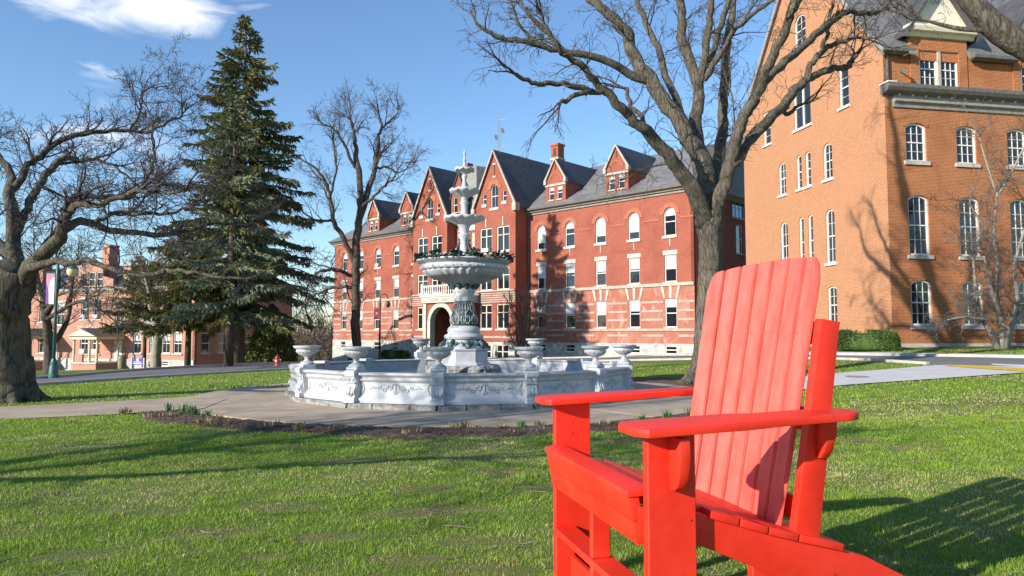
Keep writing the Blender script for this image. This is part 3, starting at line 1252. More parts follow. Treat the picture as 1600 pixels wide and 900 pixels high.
def hall_wing(xs, xa, xb, zb, blind_seed, dormers):
    rr = random.Random(blind_seed)
    base_top = .75
    sink = zb - 1.2
    hl, hm, hb, hbase = [], [], [], []
    for x in xs:
        hb.append(opening(x, 9.15, 11.38, 1.04, 'round'))
        hm.append(opening(x, 5.55, 7.66, 1.04))
        hl.append(opening(x, 2.02, 4.22, 1.04))
        hbase.append(opening(x, -.35 if zb < -1 else -.05, .60, 1.05))
    wall('upper_wall', [(xa, 5.4), (xb, 5.4), (xb, 12.6), (xa, 12.6)], hb + hm, MT['brick_red'], HALL)
    wall('banded_wall', [(xa, base_top), (xb, base_top), (xb, 5.398), (xa, 5.398)], hl, MT['brick_band'], HALL, T(0, -.02, 0))
    wall('stone_base', [(xa, sink), (xb, sink), (xb, base_top), (xa, base_top)], hbase, MT['stone_rough'], HALL, T(0, -.10, 0), .3)
    # stone stripes between the lower windows
    cuts = [xa] + sorted(sum([[x - .66, x + .66] for x in xs], [])) + [xb]
    for z, hh in ((1.30, .16), (2.55, .17), (3.22, .17), (3.92, .17)):
        for a, b in zip(cuts[::2], cuts[1::2]):
            if b - a > .1:
                MB().box(a + .003, b - .003, -.055, .05, z, z + hh).build('stone_band', MT['band_stone'], HALL)
    MB().box(xa, xb, -.11, .05, 1.74, 1.93).build('stone_band', MT['band_stone'], HALL)
    MB().box(xa, xb, -.14, .05, 5.22, 5.47).build('string_course', MT['sandstone'], HALL)
    sc = [xa] + sorted(sum([[x - .92, x + .92] for x in xs], [])) + [xb]
    for a, b in zip(sc[::2], sc[1::2]):
        if b - a > .1:
            MB().box(a, b, -.05, .04, 10.42, 10.55).build('brick_course', MT['brick_arch'], HALL)
    for x in xs:
        window(HALL, I4, x, 9.15, 1.04, 2.23, 'round', blind=rr.choice([.45, .35, .55, .3, .75]), sill=.2, ac=rr.random() < .25)
        arch_ring(HALL, I4, x, 11.38, 1.04, .36, 'brick_arch', .06)
        window(HALL, I4, x, 5.55, 1.04, 2.11, blind=rr.choice([.4, .45, .3, .55]), sill=.07, lintel=.34)
        window(HALL, T(0, -.02, 0), x, 2.02, 1.04, 2.20, blind=rr.choice([.48, .42, .5, .3]), sill=.08)
        window(HALL, T(0, -.10, 0), x, -.35 if zb < -1 else -.05, 1.05, .95 if zb < -1 else .65, blind=0, sill=0)
        # splayed stone wedges above the lower window
        for (b0, b1, t0, t1) in ((-.60, -.46, -.86, -.64), (-.09, .09, -.13, .13), (.46, .60, .64, .86)):
            MB().prism([(x + b0, 4.26), (x + b1, 4.26), (x + t1, 5.20), (x + t0, 5.20)], -.075, .02, XZ()).build('wedge_stone', MT['stone_pale'], HALL)
        MB().box(x - .045, x + .045, -.04, .02, 8.32, 8.93).build('stone_panel', MT['sandstone'], HALL)
    for x in dormers:
        brick_dormer(HALL, x, 2.3, .12, 12.95, 15.3, 17.2, 6.0)


def brick_dormer(par, xc, w, y, zb, ze, za, depth):
    a, b = xc - w / 2, xc + w / 2
    holes = [opening(xc + s * .48, 13.55, 14.75, .62) for s in (-1, 1)]
    wm = T(0, y, 0)
    wall('dormer_wall', [(a, zb), (b, zb), (b, ze), (xc, za), (a, ze)], holes, MT['brick_red'], par, wm, .18)
    for s, x in ((-1, a), (1, b)):
        mb = MB()
        x0, x1 = (x, x + .15) if s < 0 else (x - .15, x)
        mb.box(x0, x1, y + .182, y + depth, zb, ze - .05)
        mb.build('dormer_cheek', MT['brick_red'], par)
    for s in (-1, 1):
        window(par, wm, xc + s * .48, 13.55, .62, 1.2, fr=.05, blind=.3, sill=.1, sill_w=.05)
    MB().box(a - .04, b + .04, y - .06, y + .05, 14.80, 14.98).build('lintel_band', MT['stone_pale'], par)
    arch_ring(par, wm, xc, 15.85, 1.3, .12, 'brick_arch', .05)
    gable_roof(par, a, b, y - .12, y + depth, ze, za + .1, 'slate_dark', .12, .1, 'dormer_roof')
    for s in (-1, 1):
        e = b if s > 0 else a
        mb = MB()
        mb.prism([(xc, za + .16), (xc, za - .06), (e, ze - .06), (e + s * .14, ze - .02), (e + s * .14, ze + .06)], y - .17, y - .05, XZ())
        mb.build('coping', MT['sandstone'], par)
        MB().box(e - .12, e + .16, y - .2, y + .15, ze - .32, ze + .06).build('kneeler_stone', MT['sandstone'], par)
    MB().box(xc - .05, xc + .05, y - .04, y + .02, 16.25, 16.75).build('slit', MT['interior'], par)


RX = [-2.05, -5.38, -8.71, -12.04, -15.35]
LX = [-33.6, -37.0, -40.45, -43.9, -47.3]
hall_wing(RX, -16.9, 0.0, -.6, 11, [-7.1, -13.75])
hall_wing(LX, -49.6, -31.75, -2.0, 5, [-35.3, -41.6])
# side wall in shade, with the arched window high up
sw = RZ(R(90))                                   # local x runs back along the side
wall('side_wall', [(0, -1.5), (15, -1.5), (15, 12.6), (11.6, 12.6), (7.6, 17.6), (3.9, 12.6), (0, 12.6)],
     [opening(7.6, 11.2, 14.5, 2.3, 'round'), opening(7.6, 8.2, 10.6, 1.2), opening(3.0, 5.55, 7.66, 1.04), opening(11.5, 5.55, 7.66, 1.04)], MT['brick_red'], HALL, T(.0, 0, 0) @ sw, .25)
window(HALL, sw, 7.6, 11.2, 2.3, 3.3, 'round', 3, 2, glass='glass_blue', sill=.15)
window(HALL, sw, 7.6, 8.2, 1.2, 2.4, sill=.12)
window(HALL, sw, 3.0, 5.55, 1.04, 2.11, sill=.1)
window(HALL, sw, 11.5, 5.55, 1.04, 2.11, sill=.1)
MB().box(-49.6, -.3, 14.7, 15, -3, 12.6).build('back_wall', MT['brick_red'], HALL)
MB().box(-49.6, -49.35, .26, 14.7, -3.2, 12.6).build('end_wall', MT['brick_red'], HALL)


def long_roof(xa, xb, hipl, hipr):
    e = .55
    zc, zr = 12.92, 18.0
    mb = MB()
    vs = [(xa - (e if hipl else 0), -e, zc), (xb + (e if hipr else 0), -e, zc), (xb + (e if hipr else 0), 15 + e, zc), (xa - (e if hipl else 0), 15 + e, zc), (xa + (4 if hipl else 0), 7.5, zr), (xb - (4 if hipr else 0), 7.5, zr)]
    mb.add(vs, [(0, 1, 5, 4), (2, 3, 4, 5), (1, 2, 5), (3, 0, 4), (3, 2, 1, 0)])
    return mb.build('roof', MT['slate_grey'], HALL)


long_roof(-24.4, 0, False, True)
long_roof(-49.6, -24.4, True, False)
gable = MB()
gable.prism([(3.6, 12.7), (7.6, 17.9), (11.9, 12.7)], -.3, 5, lambda a, b, d: (-d, a, b))
gable.build('side_gable_roof', MT['slate_dark'], HALL)


def cornice(par, xa, xb, z0, name='cornice', mats=('cornice_grey', 'gutter')):
    prof = [(0.02, z0), (-.12, z0), (-.16, z0 + .16), (-.34, z0 + .20), (-.40, z0 + .34), (-.62, z0 + .36), (0.02, z0 + .36)]
    o = MB().prism(prof, xa, xb, YZ()).build(name, MT[mats[0]], par)
    prof = [(-.5, z0 + .362), (-.66, z0 + .37), (-.70, z0 + .54), (-.58, z0 + .56), (-.5, z0 + .56)]
    MB().prism(prof, xa, xb, YZ()).build('gutter', MT[mats[1]], par)
    return o


cornice(HALL, -16.85, .55, 12.40)
cornice(HALL, -50.1, -31.8, 12.40)
prof = [(-.02, 12.4), (.14, 12.4), (.36, 12.62), (.60, 12.76), (.62, 12.95), (-.02, 12.95)]
MB().prism(prof, .0, 15.4, lambda a, b, d: (a, d, b)).build('side_cornice', MT['cornice_grey'], HALL)
# chimney beside the dormer
ch = MB()
ch.box(-15.2, -14.35, 1.2, 2.1, 13.2, 17.55)
ch.build('chimney_stack', MT['brick_red'], HALL)
MB().box(-15.25, -14.30, 1.15, 2.15, 17.552, 17.74).build('chimney_band', MT['stone_pale'], HALL)
MB().box(-15.19, -14.36, 1.22, 2.08, 17.742, 18.85).build('chimney_top', MT['brick_red'], HALL)
MB().box(-15.26, -14.29, 1.13, 2.17, 18.852, 19.05).build('chimney_cap', MT['brick_arch'], HALL)
MB().box(-14.92, -14.62, 1.19, 1.24, 17.9, 18.6).build('chimney_panel', MT['interior'], HALL)
for k, x in enumerate((-16.75, -31.9)):
    MB().tube([(x, -.18, 12.3), (x, -.18, -.8 - k)], .07, 8).build('downpipe', MT['downpipe'], HALL)


# projecting twin gables of the hall
def pavilion_gable(xc, hw, ground_z):
    a, b = xc - hw, xc + hw
    y = -1.8
    wm = T(0, y, 0)
    ze, za = 13.45, 18.65
    holes = []
    for s in (-1, 1):
        cx = xc + s * 1.12
        holes += [opening(cx, 9.12, 11.45, 1.62), opening(cx, 5.55, 7.6, 1.62), opening(cx, 1.95, 4.25, 1.62)]
        holes.append(opening(xc + s * 1.32, 13.75, 14.75, .5))
    holes.append(opening(xc, 13.25, 15.5, .95, 'round'))
    wall('gable_wall', [(a, .75), (b, .75), (b, ze), (xc, za), (a, ze)], holes, MT['brick_red'], HALL, wm)
    wall('stone_base', [(a, ground_z - 1.5), (b, ground_z - 1.5), (b, .748), (a, .748)], [opening(xc + s * 1.12, -.75, .5, 1.5) for s in (-1, 1)], MT['stone_rough'], HALL, T(0, y - .1, 0), .3)
    for s in (-1, 1):
        cx = xc + s * 1.12
        window(HALL, wm, cx, 9.12, 1.62, 2.33, 'rect', 1, 1, .0, .14, lintel=None, double=True, upper=False, trim='trim_cream', fr=.1, ac=(s < 0 and xc > -22))
        window(HALL, wm, cx, 5.55, 1.62, 2.05, 'rect', 1, 1, 0, .14, double=True, upper=False, trim='trim_cream', fr=.1)
        window(HALL, wm, cx, 1.95, 1.62, 2.3, 'rect', 1, 1, 0, .14, double=True, upper=False, trim='trim_cream', fr=.1)
        window(HALL, T(0, y - .1, 0), cx, -.75, 1.5, 1.25, 'rect', 1, 1, 0, 0, double=True, trim='trim_cream')
        window(HALL, wm, xc + s * 1.32, 13.75, .5, 1.0, fr=.05, sill=.3, sill_w=.08)
        MB().box(cx - .07, cx + .07, y - .05, y + .03, 11.5, 12.35).build('stone_panel', MT['stone_pale'], HALL)
    window(HALL, wm, xc, 13.25, .95, 2.25, 'round', 2, 1, 0, .22)
    arch_ring(HALL, wm, xc, 15.5, .95, .45, 'brick_arch', .06)
    MB().box(xc - .05, xc + .05, y - .05, y + .03, 16.3, 17.3).build('slit', MT['interior'], HALL)
    for zz in (16.12, 17.32):
        MB().box(xc - .2, xc + .2, y - .06, y + .03, zz, zz + .18).build('stone_panel', MT['stone_pale'], HALL)
    for k in range(5):
        MB().box(a + .02, b - .02, y - .06, y - .02, 4.4 + k * .20, 4.52 + k * .20).build('stone_band', MT['band_stone'], HALL)
    MB().box(a - .05, b + .05, y - .13, y + .03, 5.42, 5.54).build('string_course', MT['sandstone'], HALL)
    MB().box(a - .03, b + .03, y - .07, y + .03, 1.1, 1.3).build('stone_band', MT['band_stone'], HALL)
    gable_roof(HALL, a, b, y - .22, 7.6, ze, za + .12, 'slate_dark', .18, .12, 'gable_roof')
    for s in (-1, 1):
        e = b if s > 0 else a
        MB().prism([(xc, za + .12), (xc, za - .1), (e, ze - .1), (e + s * .16, ze - .05), (e + s * .16, ze + .06)], y - .27, y - .1, XZ()).build('coping', MT['sandstone'], HALL)
        MB().box(min(e - s * .2, e + s * .25), max(e - s * .2, e + s * .25), y - .28, y + .3, ze - .75, ze - .02).build('kneeler_stone', MT['sandstone'], HALL)
        # side walls of the projection
        Ms = T(e, 0, 0)
        x0, x1 = (e - .22, e) if s > 0 else (e, e + .22)
        MB().box(x0, x1, y + .242, .3, ground_z - 1.5, ze - .05).build('side_return', MT['brick_red'], HALL)


pavilion_gable(-19.6, 2.7, -.75)
pavilion_gable(-29.0, 2.7, -1.2)
# bay between the gables
cb = T(0, -.6, 0)
wall('centre_wall', [(-26.3, -2.5), (-22.3, -2.5), (-22.3, 13.6), (-26.3, 13.6)], [opening(-25.2, 9.1, 11.5, 1.3), opening(-23.4, 9.1, 11.5, 1.3), opening(-25.2, 5.6, 7.9, 1.3), opening(-23.4, 5.6, 7.9, 1.3)], MT['brick_red'], HALL, cb)
for x in (-25.2, -23.4):
    window(HALL, cb, x, 9.1, 1.3, 2.4, blind=.6, upper=False, trim='trim_cream')
    window(HALL, cb, x, 5.6, 1.3, 2.3, blind=.4, upper=False, trim='trim_cream')
MB().prism([(-25.9, 11.7), (-22.7, 11.7), (-24.3, 12.7)], -.75, -.58, XZ()).build('pediment', MT['trim_white'], HALL)
# turret with its own little gable
mb = MB()
mb.lathe([(2.3, 13.4), (2.3, 13.9), (2.05, 16.2), (1.95, 17.9), (1.7, 18.0), (0.05, 18.05)], 8)
mb.build('turret_roof', MT['slate_grey'], HALL, T(-24.3, .4, 0))
wt = T(0, -2.05, 0)
wall('turret_gable', [(-25.4, 12.9), (-23.2, 12.9), (-23.2, 15.1), (-24.3, 17.3), (-25.4, 15.1)], [opening(-24.8, 13.4, 14.9, .6), opening(-23.8, 13.4, 14.9, .6)], MT['brick_red'], HALL, wt)
for x in (-24.8, -23.8):
    window(HALL, wt, x, 13.4, .6, 1.5, fr=.05, sill=.1)
gable_roof(HALL, -25.4, -23.2, -2.2, -.2, 15.1, 17.4, 'slate_dark', .12, .1, 'turret_gable_roof')
MB().box(-26.2, -25.5, .2, 1.0, 16.5, 18.9).build('chimney_stack', MT['brick_red'], HALL)
# entrance porch with arch, balcony and steps
pm = T(0, -4.2, 0)
arch = opening(-24.35, -2.5, 4.05, 3.0, 'round', 18)
wall('porch_wall', [(-26.75, -2.6), (-21.95, -2.6), (-21.95, 4.45), (-26.75, 4.45)], [arch], MT['brick_red'], HALL, pm, .5, MT['stone_pale'])
arch_ring(HALL, pm, -24.35, 4.05, 3.0, .42, 'stone_pale', .10, legs=4.6, name='stone_arch')
for x0, x1 in ((-26.75, -26.5), (-22.2, -21.95)):
    MB().box(x0, x1, -3.698, -.6, -2.6, 4.45).build('porch_side', MT['brick_red'], HALL)
    MB().box(x0 - .1, x1 + .1, -4.36, -4.21, -2.6, 4.4).build('porch_pier', MT['stone_pale'], HALL)
MB().box(-26.4, -22.3, -.95, -.7, -2.5, 4.4).build('porch_back', MT['interior'], HALL)
MB().box(-26.95, -21.75, -4.5, -.62, 4.452, 5.05).build('entablature', MT['stone_pale'], HALL)
MB().box(-27.05, -21.65, -4.6, -.62, 5.052, 5.2).build('balcony_slab', MT['trim_white'], HALL)
MB().box(-26.95, -21.75, -4.5, -4.3, 6.0, 6.13).build('balcony_rail', MT['trim_white'], HALL)
bal = MB().lathe([(.05, 0), (.06, .06), (.03, .12), (.07, .34), (.03, .58), (.06, .7), (.05, .8)], 8).mesh('baluster', MT['trim_white'], True)
for k in range(15):
    obj('baluster', bal, HALL, T(-26.6 + k * .322, -4.4, 5.2))
for x in (-26.85, -21.85):
    MB().box(x - .14, x + .14, -4.54, -4.26, 5.202, 6.3).build('balcony_post', MT['trim_white'], HALL)
for k in range(6):
    MB().box(-25.7, -23.0, -4.5 - .32 * (k + 1), -4.5 - .32 * k, -3.0, -.35 - .16 * k).build('step', MT['stone_pale'], HALL)
for x in (-25.6, -23.1):
    MB().tube([(x, -4.5, .55), (x, -6.3, -.4), (x, -6.3, -1.6)], .03, 6).build('handrail', MT['downpipe'], HALL)


def text_obj(name, body, size, mat, parent, M, extrude=.01):
    cu = bpy.data.curves.new(name, 'FONT')
    cu.body = body
    cu.size = size
    cu.align_x = 'CENTER'
    cu.extrude = extrude
    cu.resolution_u = 2
    o_ = bpy.data.objects.new(name + '_tmp', cu)
    COL.objects.link(o_)
    bpy.context.view_layer.update()
    me_ = bpy.data.meshes.new_from_object(o_)
    bpy.data.objects.remove(o_)
    me_.materials.clear()
    me_.materials.append(MT[mat])
    return obj(name, me_, parent, M @ Matrix.Rotation(R(90), 4, 'X'))


text_obj('carved_lettering', 'ETTING HALL', .42, 'sandstone', HALL, T(-24.35, -4.505, 4.6), .02)

# antenna mast above the right gable of the hall
mast = thing('antenna_mast', 'slim lattice antenna mast on the roof apex of the red hall', 'antenna', HALL.matrix_basis @ T(-19.6, -1.2, 18.6))
for s in (-.16, .16):
    MB().tube([(s, 0, 0), (s * .8, 0, 3.4)], .035, 5).build('mast_leg', MT['steel'], mast)
for k in range(11):
    MB().tube([(-.15, 0, .2 + .3 * k), (.15, 0, .35 + .3 * k)], .02, 4).build('rung', MT['steel'], mast)
MB().tube([(-.1, 0, .35), (1.5, 0, .55)], .03, 5).build('antenna_arm', MT['steel'], mast)
MB().tube([(0, 0, 3.2), (.9, 0, 3.05)], .03, 5).build('antenna_arm', MT['steel'], mast)
MB().tube([(0, 0, 3.3), (0, 0, 3.9)], .02, 5).build('whip', MT['steel'], mast)
for x, z in ((-.45, 1.5), (.4, 2.0)):
    MB().lathe([(.02, 0), (.2, .05), (.3, .14), (.28, .15), (.02, .03)], 12).build('dish', MT['trim_white'], mast, T(x, -.1, z) @ Matrix.Rotation(R(80), 4, 'Y'))

# ------------------------------------------------------------------ orange brick building on the right
RC = at(1395, 543, 36)
RB = thing('brick_building', 'orange brick building with pale weathered gable wall at the right edge', 'building', T(RC.x, RC.y, 0) @ RZ(R(10.2)))
GW = 14.6
EZ = 16.75
AZ = EZ + GW / 2 * math.tan(R(52.3))
gm = RZ(R(-90))                                  # wall facing the fountain: local x = -w
gh = []
gwin = []


def gw_(w0, w1, z0, z1, kind, cols, rows, sill=.14, **k):
    x = -(w0 + w1) / 2
    gh.append(opening(x, z0, z1, abs(w1 - w0), kind))
    gwin.append((x, z0, abs(w1 - w0), z1 - z0, kind, cols, rows, sill, k))


gw_(9.28, 10.1, 10.6, 12.75, 'round', 2, 2)
gw_(7.5, 8.05, 10.6, 12.75, 'round', 1, 2)
gw_(6.55, 7.1, 10.6, 12.75, 'round', 1, 2)
gw_(4.45, 5.3, 10.6, 12.75, 'round', 2, 2)
gw_(9.2, 10.05, 5.65, 8.8, 'round', 2, 2)
gw_(7.45, 7.95, 5.65, 8.8, 'round', 1, 2)
gw_(6.5, 7.0, 5.65, 8.8, 'round', 1, 2)
gw_(4.4, 5.25, 5.65, 8.8, 'round', 2, 2)
gw_(9.2, 10.05, 2.1, 4.3, 'seg', 2, 2)
gw_(4.4, 5.25, 2.1, 4.3, 'seg', 2, 2)
gw_(2.8, 3.65, 14.4, 16.65, 'rect', 1, 2)
gw_(6.4, 8.2, 14.4, 17.2, 'rect', 1, 1, double=True)
gw_(10.95, 11.85, 14.4, 16.65, 'rect', 1, 2)
gw_(6.7, 7.9, 19.6, 21.6, 'round', 2, 2)
wall('gable_wall', [(-GW, -1.0), (0, -1.0), (0, EZ), (-GW / 2, AZ), (-GW, EZ)], gh, MT['brick_pale'], RB, gm)
for (x, z0, w, h, kind, c, r, s, k) in gwin:
    window(RB, gm, x, z0, w, h, kind, c, r, 0, s, sill_w=.1, sill_mat='trim_white', fr=.085, **k)
# front
fxs = [1.78, 4.82, 7.95, 11.1, 14.2, 17.4]
fh = []
for x in fxs:
    fh += [opening(x, 10.55, 12.58, 1.22, 'seg'), opening(x, 5.62, 8.76, 1.22, 'seg'), opening(x, 1.98, 4.34, 1.22, 'seg')]
FXW = 19.5
wall('front_wall', [(.002, -1.0), (FXW, -1.0), (FXW, 13.4), (.002, 13.4)], fh, MT['brick_orange'], RB, T(0, -.003, 0))
for j, x in enumerate(fxs):
    for i, (z0, z1) in enumerate(((10.55, 12.58), (5.62, 8.76), (1.98, 4.34))):
        window(RB, T(0, -.003, 0), x, z0, 1.22, z1 - z0, 'seg', 3, 2, 0, .2, sill_w=.14, fr=.09)
        arch_ring(RB, T(0, -.003, 0), x, z1 + .003, 1.24, .22, 'brick_orange', .03, 'seg', 'brick_arch')
wall('attic_wall', [(.002, 14.35), (FXW, 14.35), (FXW, EZ - .05), (.002, EZ - .05)], [opening(x, 14.6, 16.0, 2.42) for x in (3.25, 9.55, 15.8)], MT['brick_orange'], RB, T(0, .0, 0))
MB().box(.004, FXW, .01, .35, 13.4, 14.36).build('cornice_backing', MT['brick_orange'], RB)
MB().box(FXW - .3, FXW, .4, GW, -1, EZ).build('end_wall', MT['brick_orange'], RB)
MB().box(.3, FXW - .31, GW - .3, GW, -1, EZ).build('back_wall', MT['brick_orange'], RB)
MB().prism([(0.02, 13.36), (-.10, 13.36), (-.14, 13.55), (-.30, 13.62), (-.30, 13.72), (-.14, 13.75), (-.14, 13.98), (0.02, 13.98)], .45, FXW, YZ()).build('frieze', MT['cornice_grey'], RB)
MB().prism([(0.02, 13.985), (-.16, 13.985), (-.5, 14.10), (-.62, 14.26), (-.64, 14.44), (0.02, 14.46)], -.2, FXW, YZ()).build('cornice', MT['gutter'], RB)
brk = MB().box(-.09, .09, -.42, -.15, 0, .16).mesh('bracket', MT['trim_cream'])
for k in range(24):
    obj('bracket', brk, RB, T(.75 + .78 * k, 0, 13.88 + .07) @ Matrix.Scale(.55, 4))
MB().box(-.26, .25, -.66, .1, 14.462, 14.52).build('cornice_flashing', MT['trim_white'], RB)
# main roof
ov = .35
sl = math.tan(R(52.3))
DX = (3.3, 9.6, 15.9)
edges = [-.18] + sum([[x - 1.75, x + 1.75] for x in DX], []) + [FXW + .2]
for i_, (xa_, xb_) in enumerate(zip(edges, edges[1:])):
    y0_ = -ov if i_ % 2 == 0 else .9
    z0_ = EZ + y0_ * sl
    MB().prism([(y0_, z0_), (GW / 2, AZ + .1), (GW / 2, AZ - .15), (y0_ + .08, z0_ - .2)], xa_, xb_, lambda a, b, d: (d, a, b)).build('roof_slope', MT['slate_grey'], RB)
    if i_ % 2 == 0:
        MB().prism([(-.36, EZ - .62), (-.56, EZ - .58), (-.58, EZ - .42), (-.36, EZ - .40)], xa_ - (.1 if i_ == 0 else 0), xb_ - .02, YZ()).build('gutter', MT['gutter'], RB)
MB().prism([(GW / 2, AZ + .1), (GW + ov, EZ - ov * sl), (GW + ov - .1, EZ - ov * sl - .2), (GW / 2, AZ - .15)], -.18, FXW + .2, lambda a, b, d: (d, a, b)).build('roof_slope', MT['slate_grey'], RB)
for s in (0, 1):
    y0 = -ov if s == 0 else GW + ov
    mb = MB()
    mb.prism([(y0, EZ - ov * sl - .35), (GW / 2, AZ - .25), (GW / 2, AZ + .13), (y0, EZ - ov * sl + .05)], -.26, -.19, lambda a, b, d: (d, a, b))
    mb.build('verge_board', MT['cornice_grey'], RB)
MB().tube([(.14, -.12, EZ - .5), (.14, -.12, 14.5)], .07, 8).build('downpipe', MT['downpipe'], RB)


def attic_dormer(xc):
    a, b = xc - 1.72, xc + 1.72
    y = -.06
    wm = T(0, y, 0)
    wall('dormer_wall', [(a, 14.5), (b, 14.5), (b, 17.2), (a, 17.2)], [opening(xc, 14.62, 16.5, 2.42)], MT['brick_orange'], RB, wm, .3)
    MB().box(a, a + .3, y + .302, 3.2, 14.6, 17.2).build('dormer_cheek', MT['brick_orange'], RB)
    MB().box(b - .3, b, y + .302, 3.2, 14.6, 17.2).build('dormer_cheek', MT['brick_orange'], RB)
    for s in (-1, 1):
        window(RB, wm, xc + s * .63, 14.62, 1.08, 1.88, 'rect', 3, 2, 0, 0, fr=.08)
    MB().box(xc - .085, xc + .085, y - .02, y + .16, 14.62, 16.5).build('mullion', MT['sandstone'], RB)
    # solder course of upright bricks over the window
    for k in range(24):
        MB().box(a + .52 + k * .1005, a + .52 + k * .1005 + .088, y - .018, y + .02, 16.52, 16.86).build('brick', MT['brick_orange'], RB)
    MB().prism([(y + .02, 17.2), (y - .12, 17.2), (y - .2, 17.36), (y - .42, 17.42), (y - .5, 17.62), (y - .5, 17.72), (y + .02, 17.72)], a - .35, b + .35, YZ()).build('dormer_cornice', MT['trim_cream'], RB)
    ap = 20.6
    MB().prism([(a - .1, 17.722), (b + .1, 17.722), (xc, ap - .35)], y - .12, y + .02, XZ()).build('pediment', MT['trim_cream'], RB)
    gable_roof(RB, a - .25, b + .25, y - .52, 4.2, 17.75, ap, 'slate_dark', .3, .16, 'dormer_roof')
    for s in (-1, 1):
        e = b if s > 0 else a
        MB().box(min(e + s * .02, e + s * .36), max(e + s * .02, e + s * .36), y + .05, 1.7, 17.35, 17.6).build('eave_return', MT['trim_cream'], RB)
    text_obj('date_lettering', '1868', .42, 'sandstone', RB, T(xc - .1, y - .125, 19.0), .006)
    # scroll ornament
    pts = []
    for k in range(20):
        t = k / 19
        an = R(200 + 290 * t)
        rr_ = .42 - .22 * t
        pts.append((xc + .05 + rr_ * math.cos(an), y - .13, 18.35 + rr_ * math.sin(an)))
    MB().tube(pts, .022, 5).build('scroll', MT['sandstone'], RB)


attic_dormer(3.3)
attic_dormer(9.6)
attic_dormer(15.9)
# floodlight on the cornice
fl = MB()
fl.tube([(.95, -.1, 16.0), (.95, -.35, 16.0), (1.25, -.5, 16.15)], .03, 6)
fl.tube([(1.15, -.48, 16.15), (1.45, -.62, 16.05)], [.09, .16], 10)
fl.tube([(.95, -.05, 15.3), (1.0, -.4, 15.2), (.8, -.55, 15.1)], [.04, .05, .12], 8)
fl.build('floodlight', MT['gutter'], RB)
MB().box(.01, FXW, -.06, .1, -1.0, 1.05).build('plinth', MT['stone_pale'], RB)

# ------------------------------------------------------------------ rose brick hall far left
LC = at(303, 575, 58)
LB = thing('porch_building', 'rose brick hall with two buff porches and steps beyond the road at left', 'building', T(LC.x, LC.y, 0) @ RZ(R(-22)))
EV = 5.55
lh = []
lw = []


def lwin(x, z0, z1, w=.95, **k):
    lh.append(opening(x, z0, z1, w))
    lw.append((x, z0, z1, w, k))


for x in (-13.0, -11.5):
    lwin(x, 2.8, 4.62, 1.0, ac=True)
    lwin(x, -.25, 1.58, 1.0, ac=True)
for x in (-18.5, -21.6, -24.6, -27.6):
    lwin(x, 2.6, 4.65, 1.05)
    lwin(x, -.25, 1.58, 1.05)
for x in (-16.2, -8.7):
    lwin(x, 2.3, 4.3, 1.1, blind=.3)
for x in (-6.5, -4.6, -3.2, -1.9):
    lwin(x, 2.8, 4.62, .95, blind=.3)
    lwin(x, -.12, 1.55, .95, blind=.4)
wall('front_wall', [(-30, -.65), (0, -.65), (0, EV), (-30, EV)], lh, MT['brick_left'], LB)
for (x, z0, z1, w, k) in lw:
    window(LB, I4, x, z0, w, z1 - z0, 'rect', 2, 1, k.get('blind', 0), .12, ac=k.get('ac', False))
    MB().box(x - w / 2 - .1, x + w / 2 + .1, -.04, .03, z1 + .003, z1 + .22).build('lintel', MT['stone_pale'], LB)
wall('stone_base', [(-30, -3.2), (0, -3.2), (0, -.652), (-30, -.652)], [opening(x, -1.2, -.75, .8) for x in (-4.6, -3.2)], MT['stone_rough'], LB, T(0, -.08, 0), .3)
for x in (-4.6, -3.2):
    window(LB, T(0, -.08, 0), x, -1.2, .8, .45, sill=0)
sm = RZ(R(90))
wall('side_wall', [(0, -3.2), (12, -3.2), (12, EV), (6, EV + 2.4), (0, EV)], [opening(x, z, z + 1.7, .95) for x in (1.2, 3.0, 6, 9) for z in (-.12, 2.8)], MT['brick_left'], LB, sm)
for x in (1.2, 3.0, 6, 9):
    for z in (-.12, 2.8):
        window(LB, sm, x, z, .95, 1.7, sill=.1)
MB().box(-29.9, -.1, 11.7, 12, -3.2, EV).build('back_wall', MT['brick_left'], LB)
MB().prism([(-.45, EV), (6, EV + 2.7), (12.45, EV), (12.3, EV - .12), (-.3, EV - .12)], -30.3, .3, YZ()).build('roof', MT['slate_dark'], LB)
MB().prism([(.02, EV - .45), (-.12, EV - .45), (-.4, EV - .2), (-.45, EV - .02), (.02, EV - .02)], -30.2, .25, YZ()).build('cornice', MT['sandstone'], LB)
# brick wall dormer with stepped gable over the centre
wd = T(0, -.1, 0)
wall('centre_gable', [(-15.4, EV - .6), (-9.5, EV - .6), (-9.5, 6.3), (-10.8, 6.6), (-10.8, 7.4), (-12.3, 8.3), (-13.9, 7.4), (-13.9, 6.6), (-15.4, 6.3)], [opening(x, 5.7, 7.0, .8) for x in (-13.2, -12.2, -11.2)], MT['brick_left'], LB, wd)
for x in (-13.2, -12.2, -11.2):
    window(LB, wd, x, 5.7, .8, 1.3, sill=.1)
for x, z in ((-12.2, 8.3), (-9.4, 6.4), (-21, 7.0)):
    MB().box(x - .45, x + .45, 1.2, 2.1, z - 2.5, z + 1.1).build('chimney_stack', MT['brick_left'], LB)
    MB().box(x - .53, x + .53, 1.12, 2.18, z + 1.1, z + 1.3).build('chimney_cap', MT['sandstone'], LB)
text_obj('wall_lettering', 'DELLERT HALL', .42, 'letter', LB, T(-12.4, -.012, 1.92), .02)
for x in (-13.0, -11.5):
    for s in (-1, 0, 1):
        MB().prism([(x + s * .42 - .07, 1.82), (x + s * .42 + .07, 1.82), (x + s * .55 + .1, 2.2 - .32 + .0), (x + s * .55 - .1, 2.2 - .32)], -.05, .02, XZ()).build('wedge_stone', MT['stone_pale'], LB)


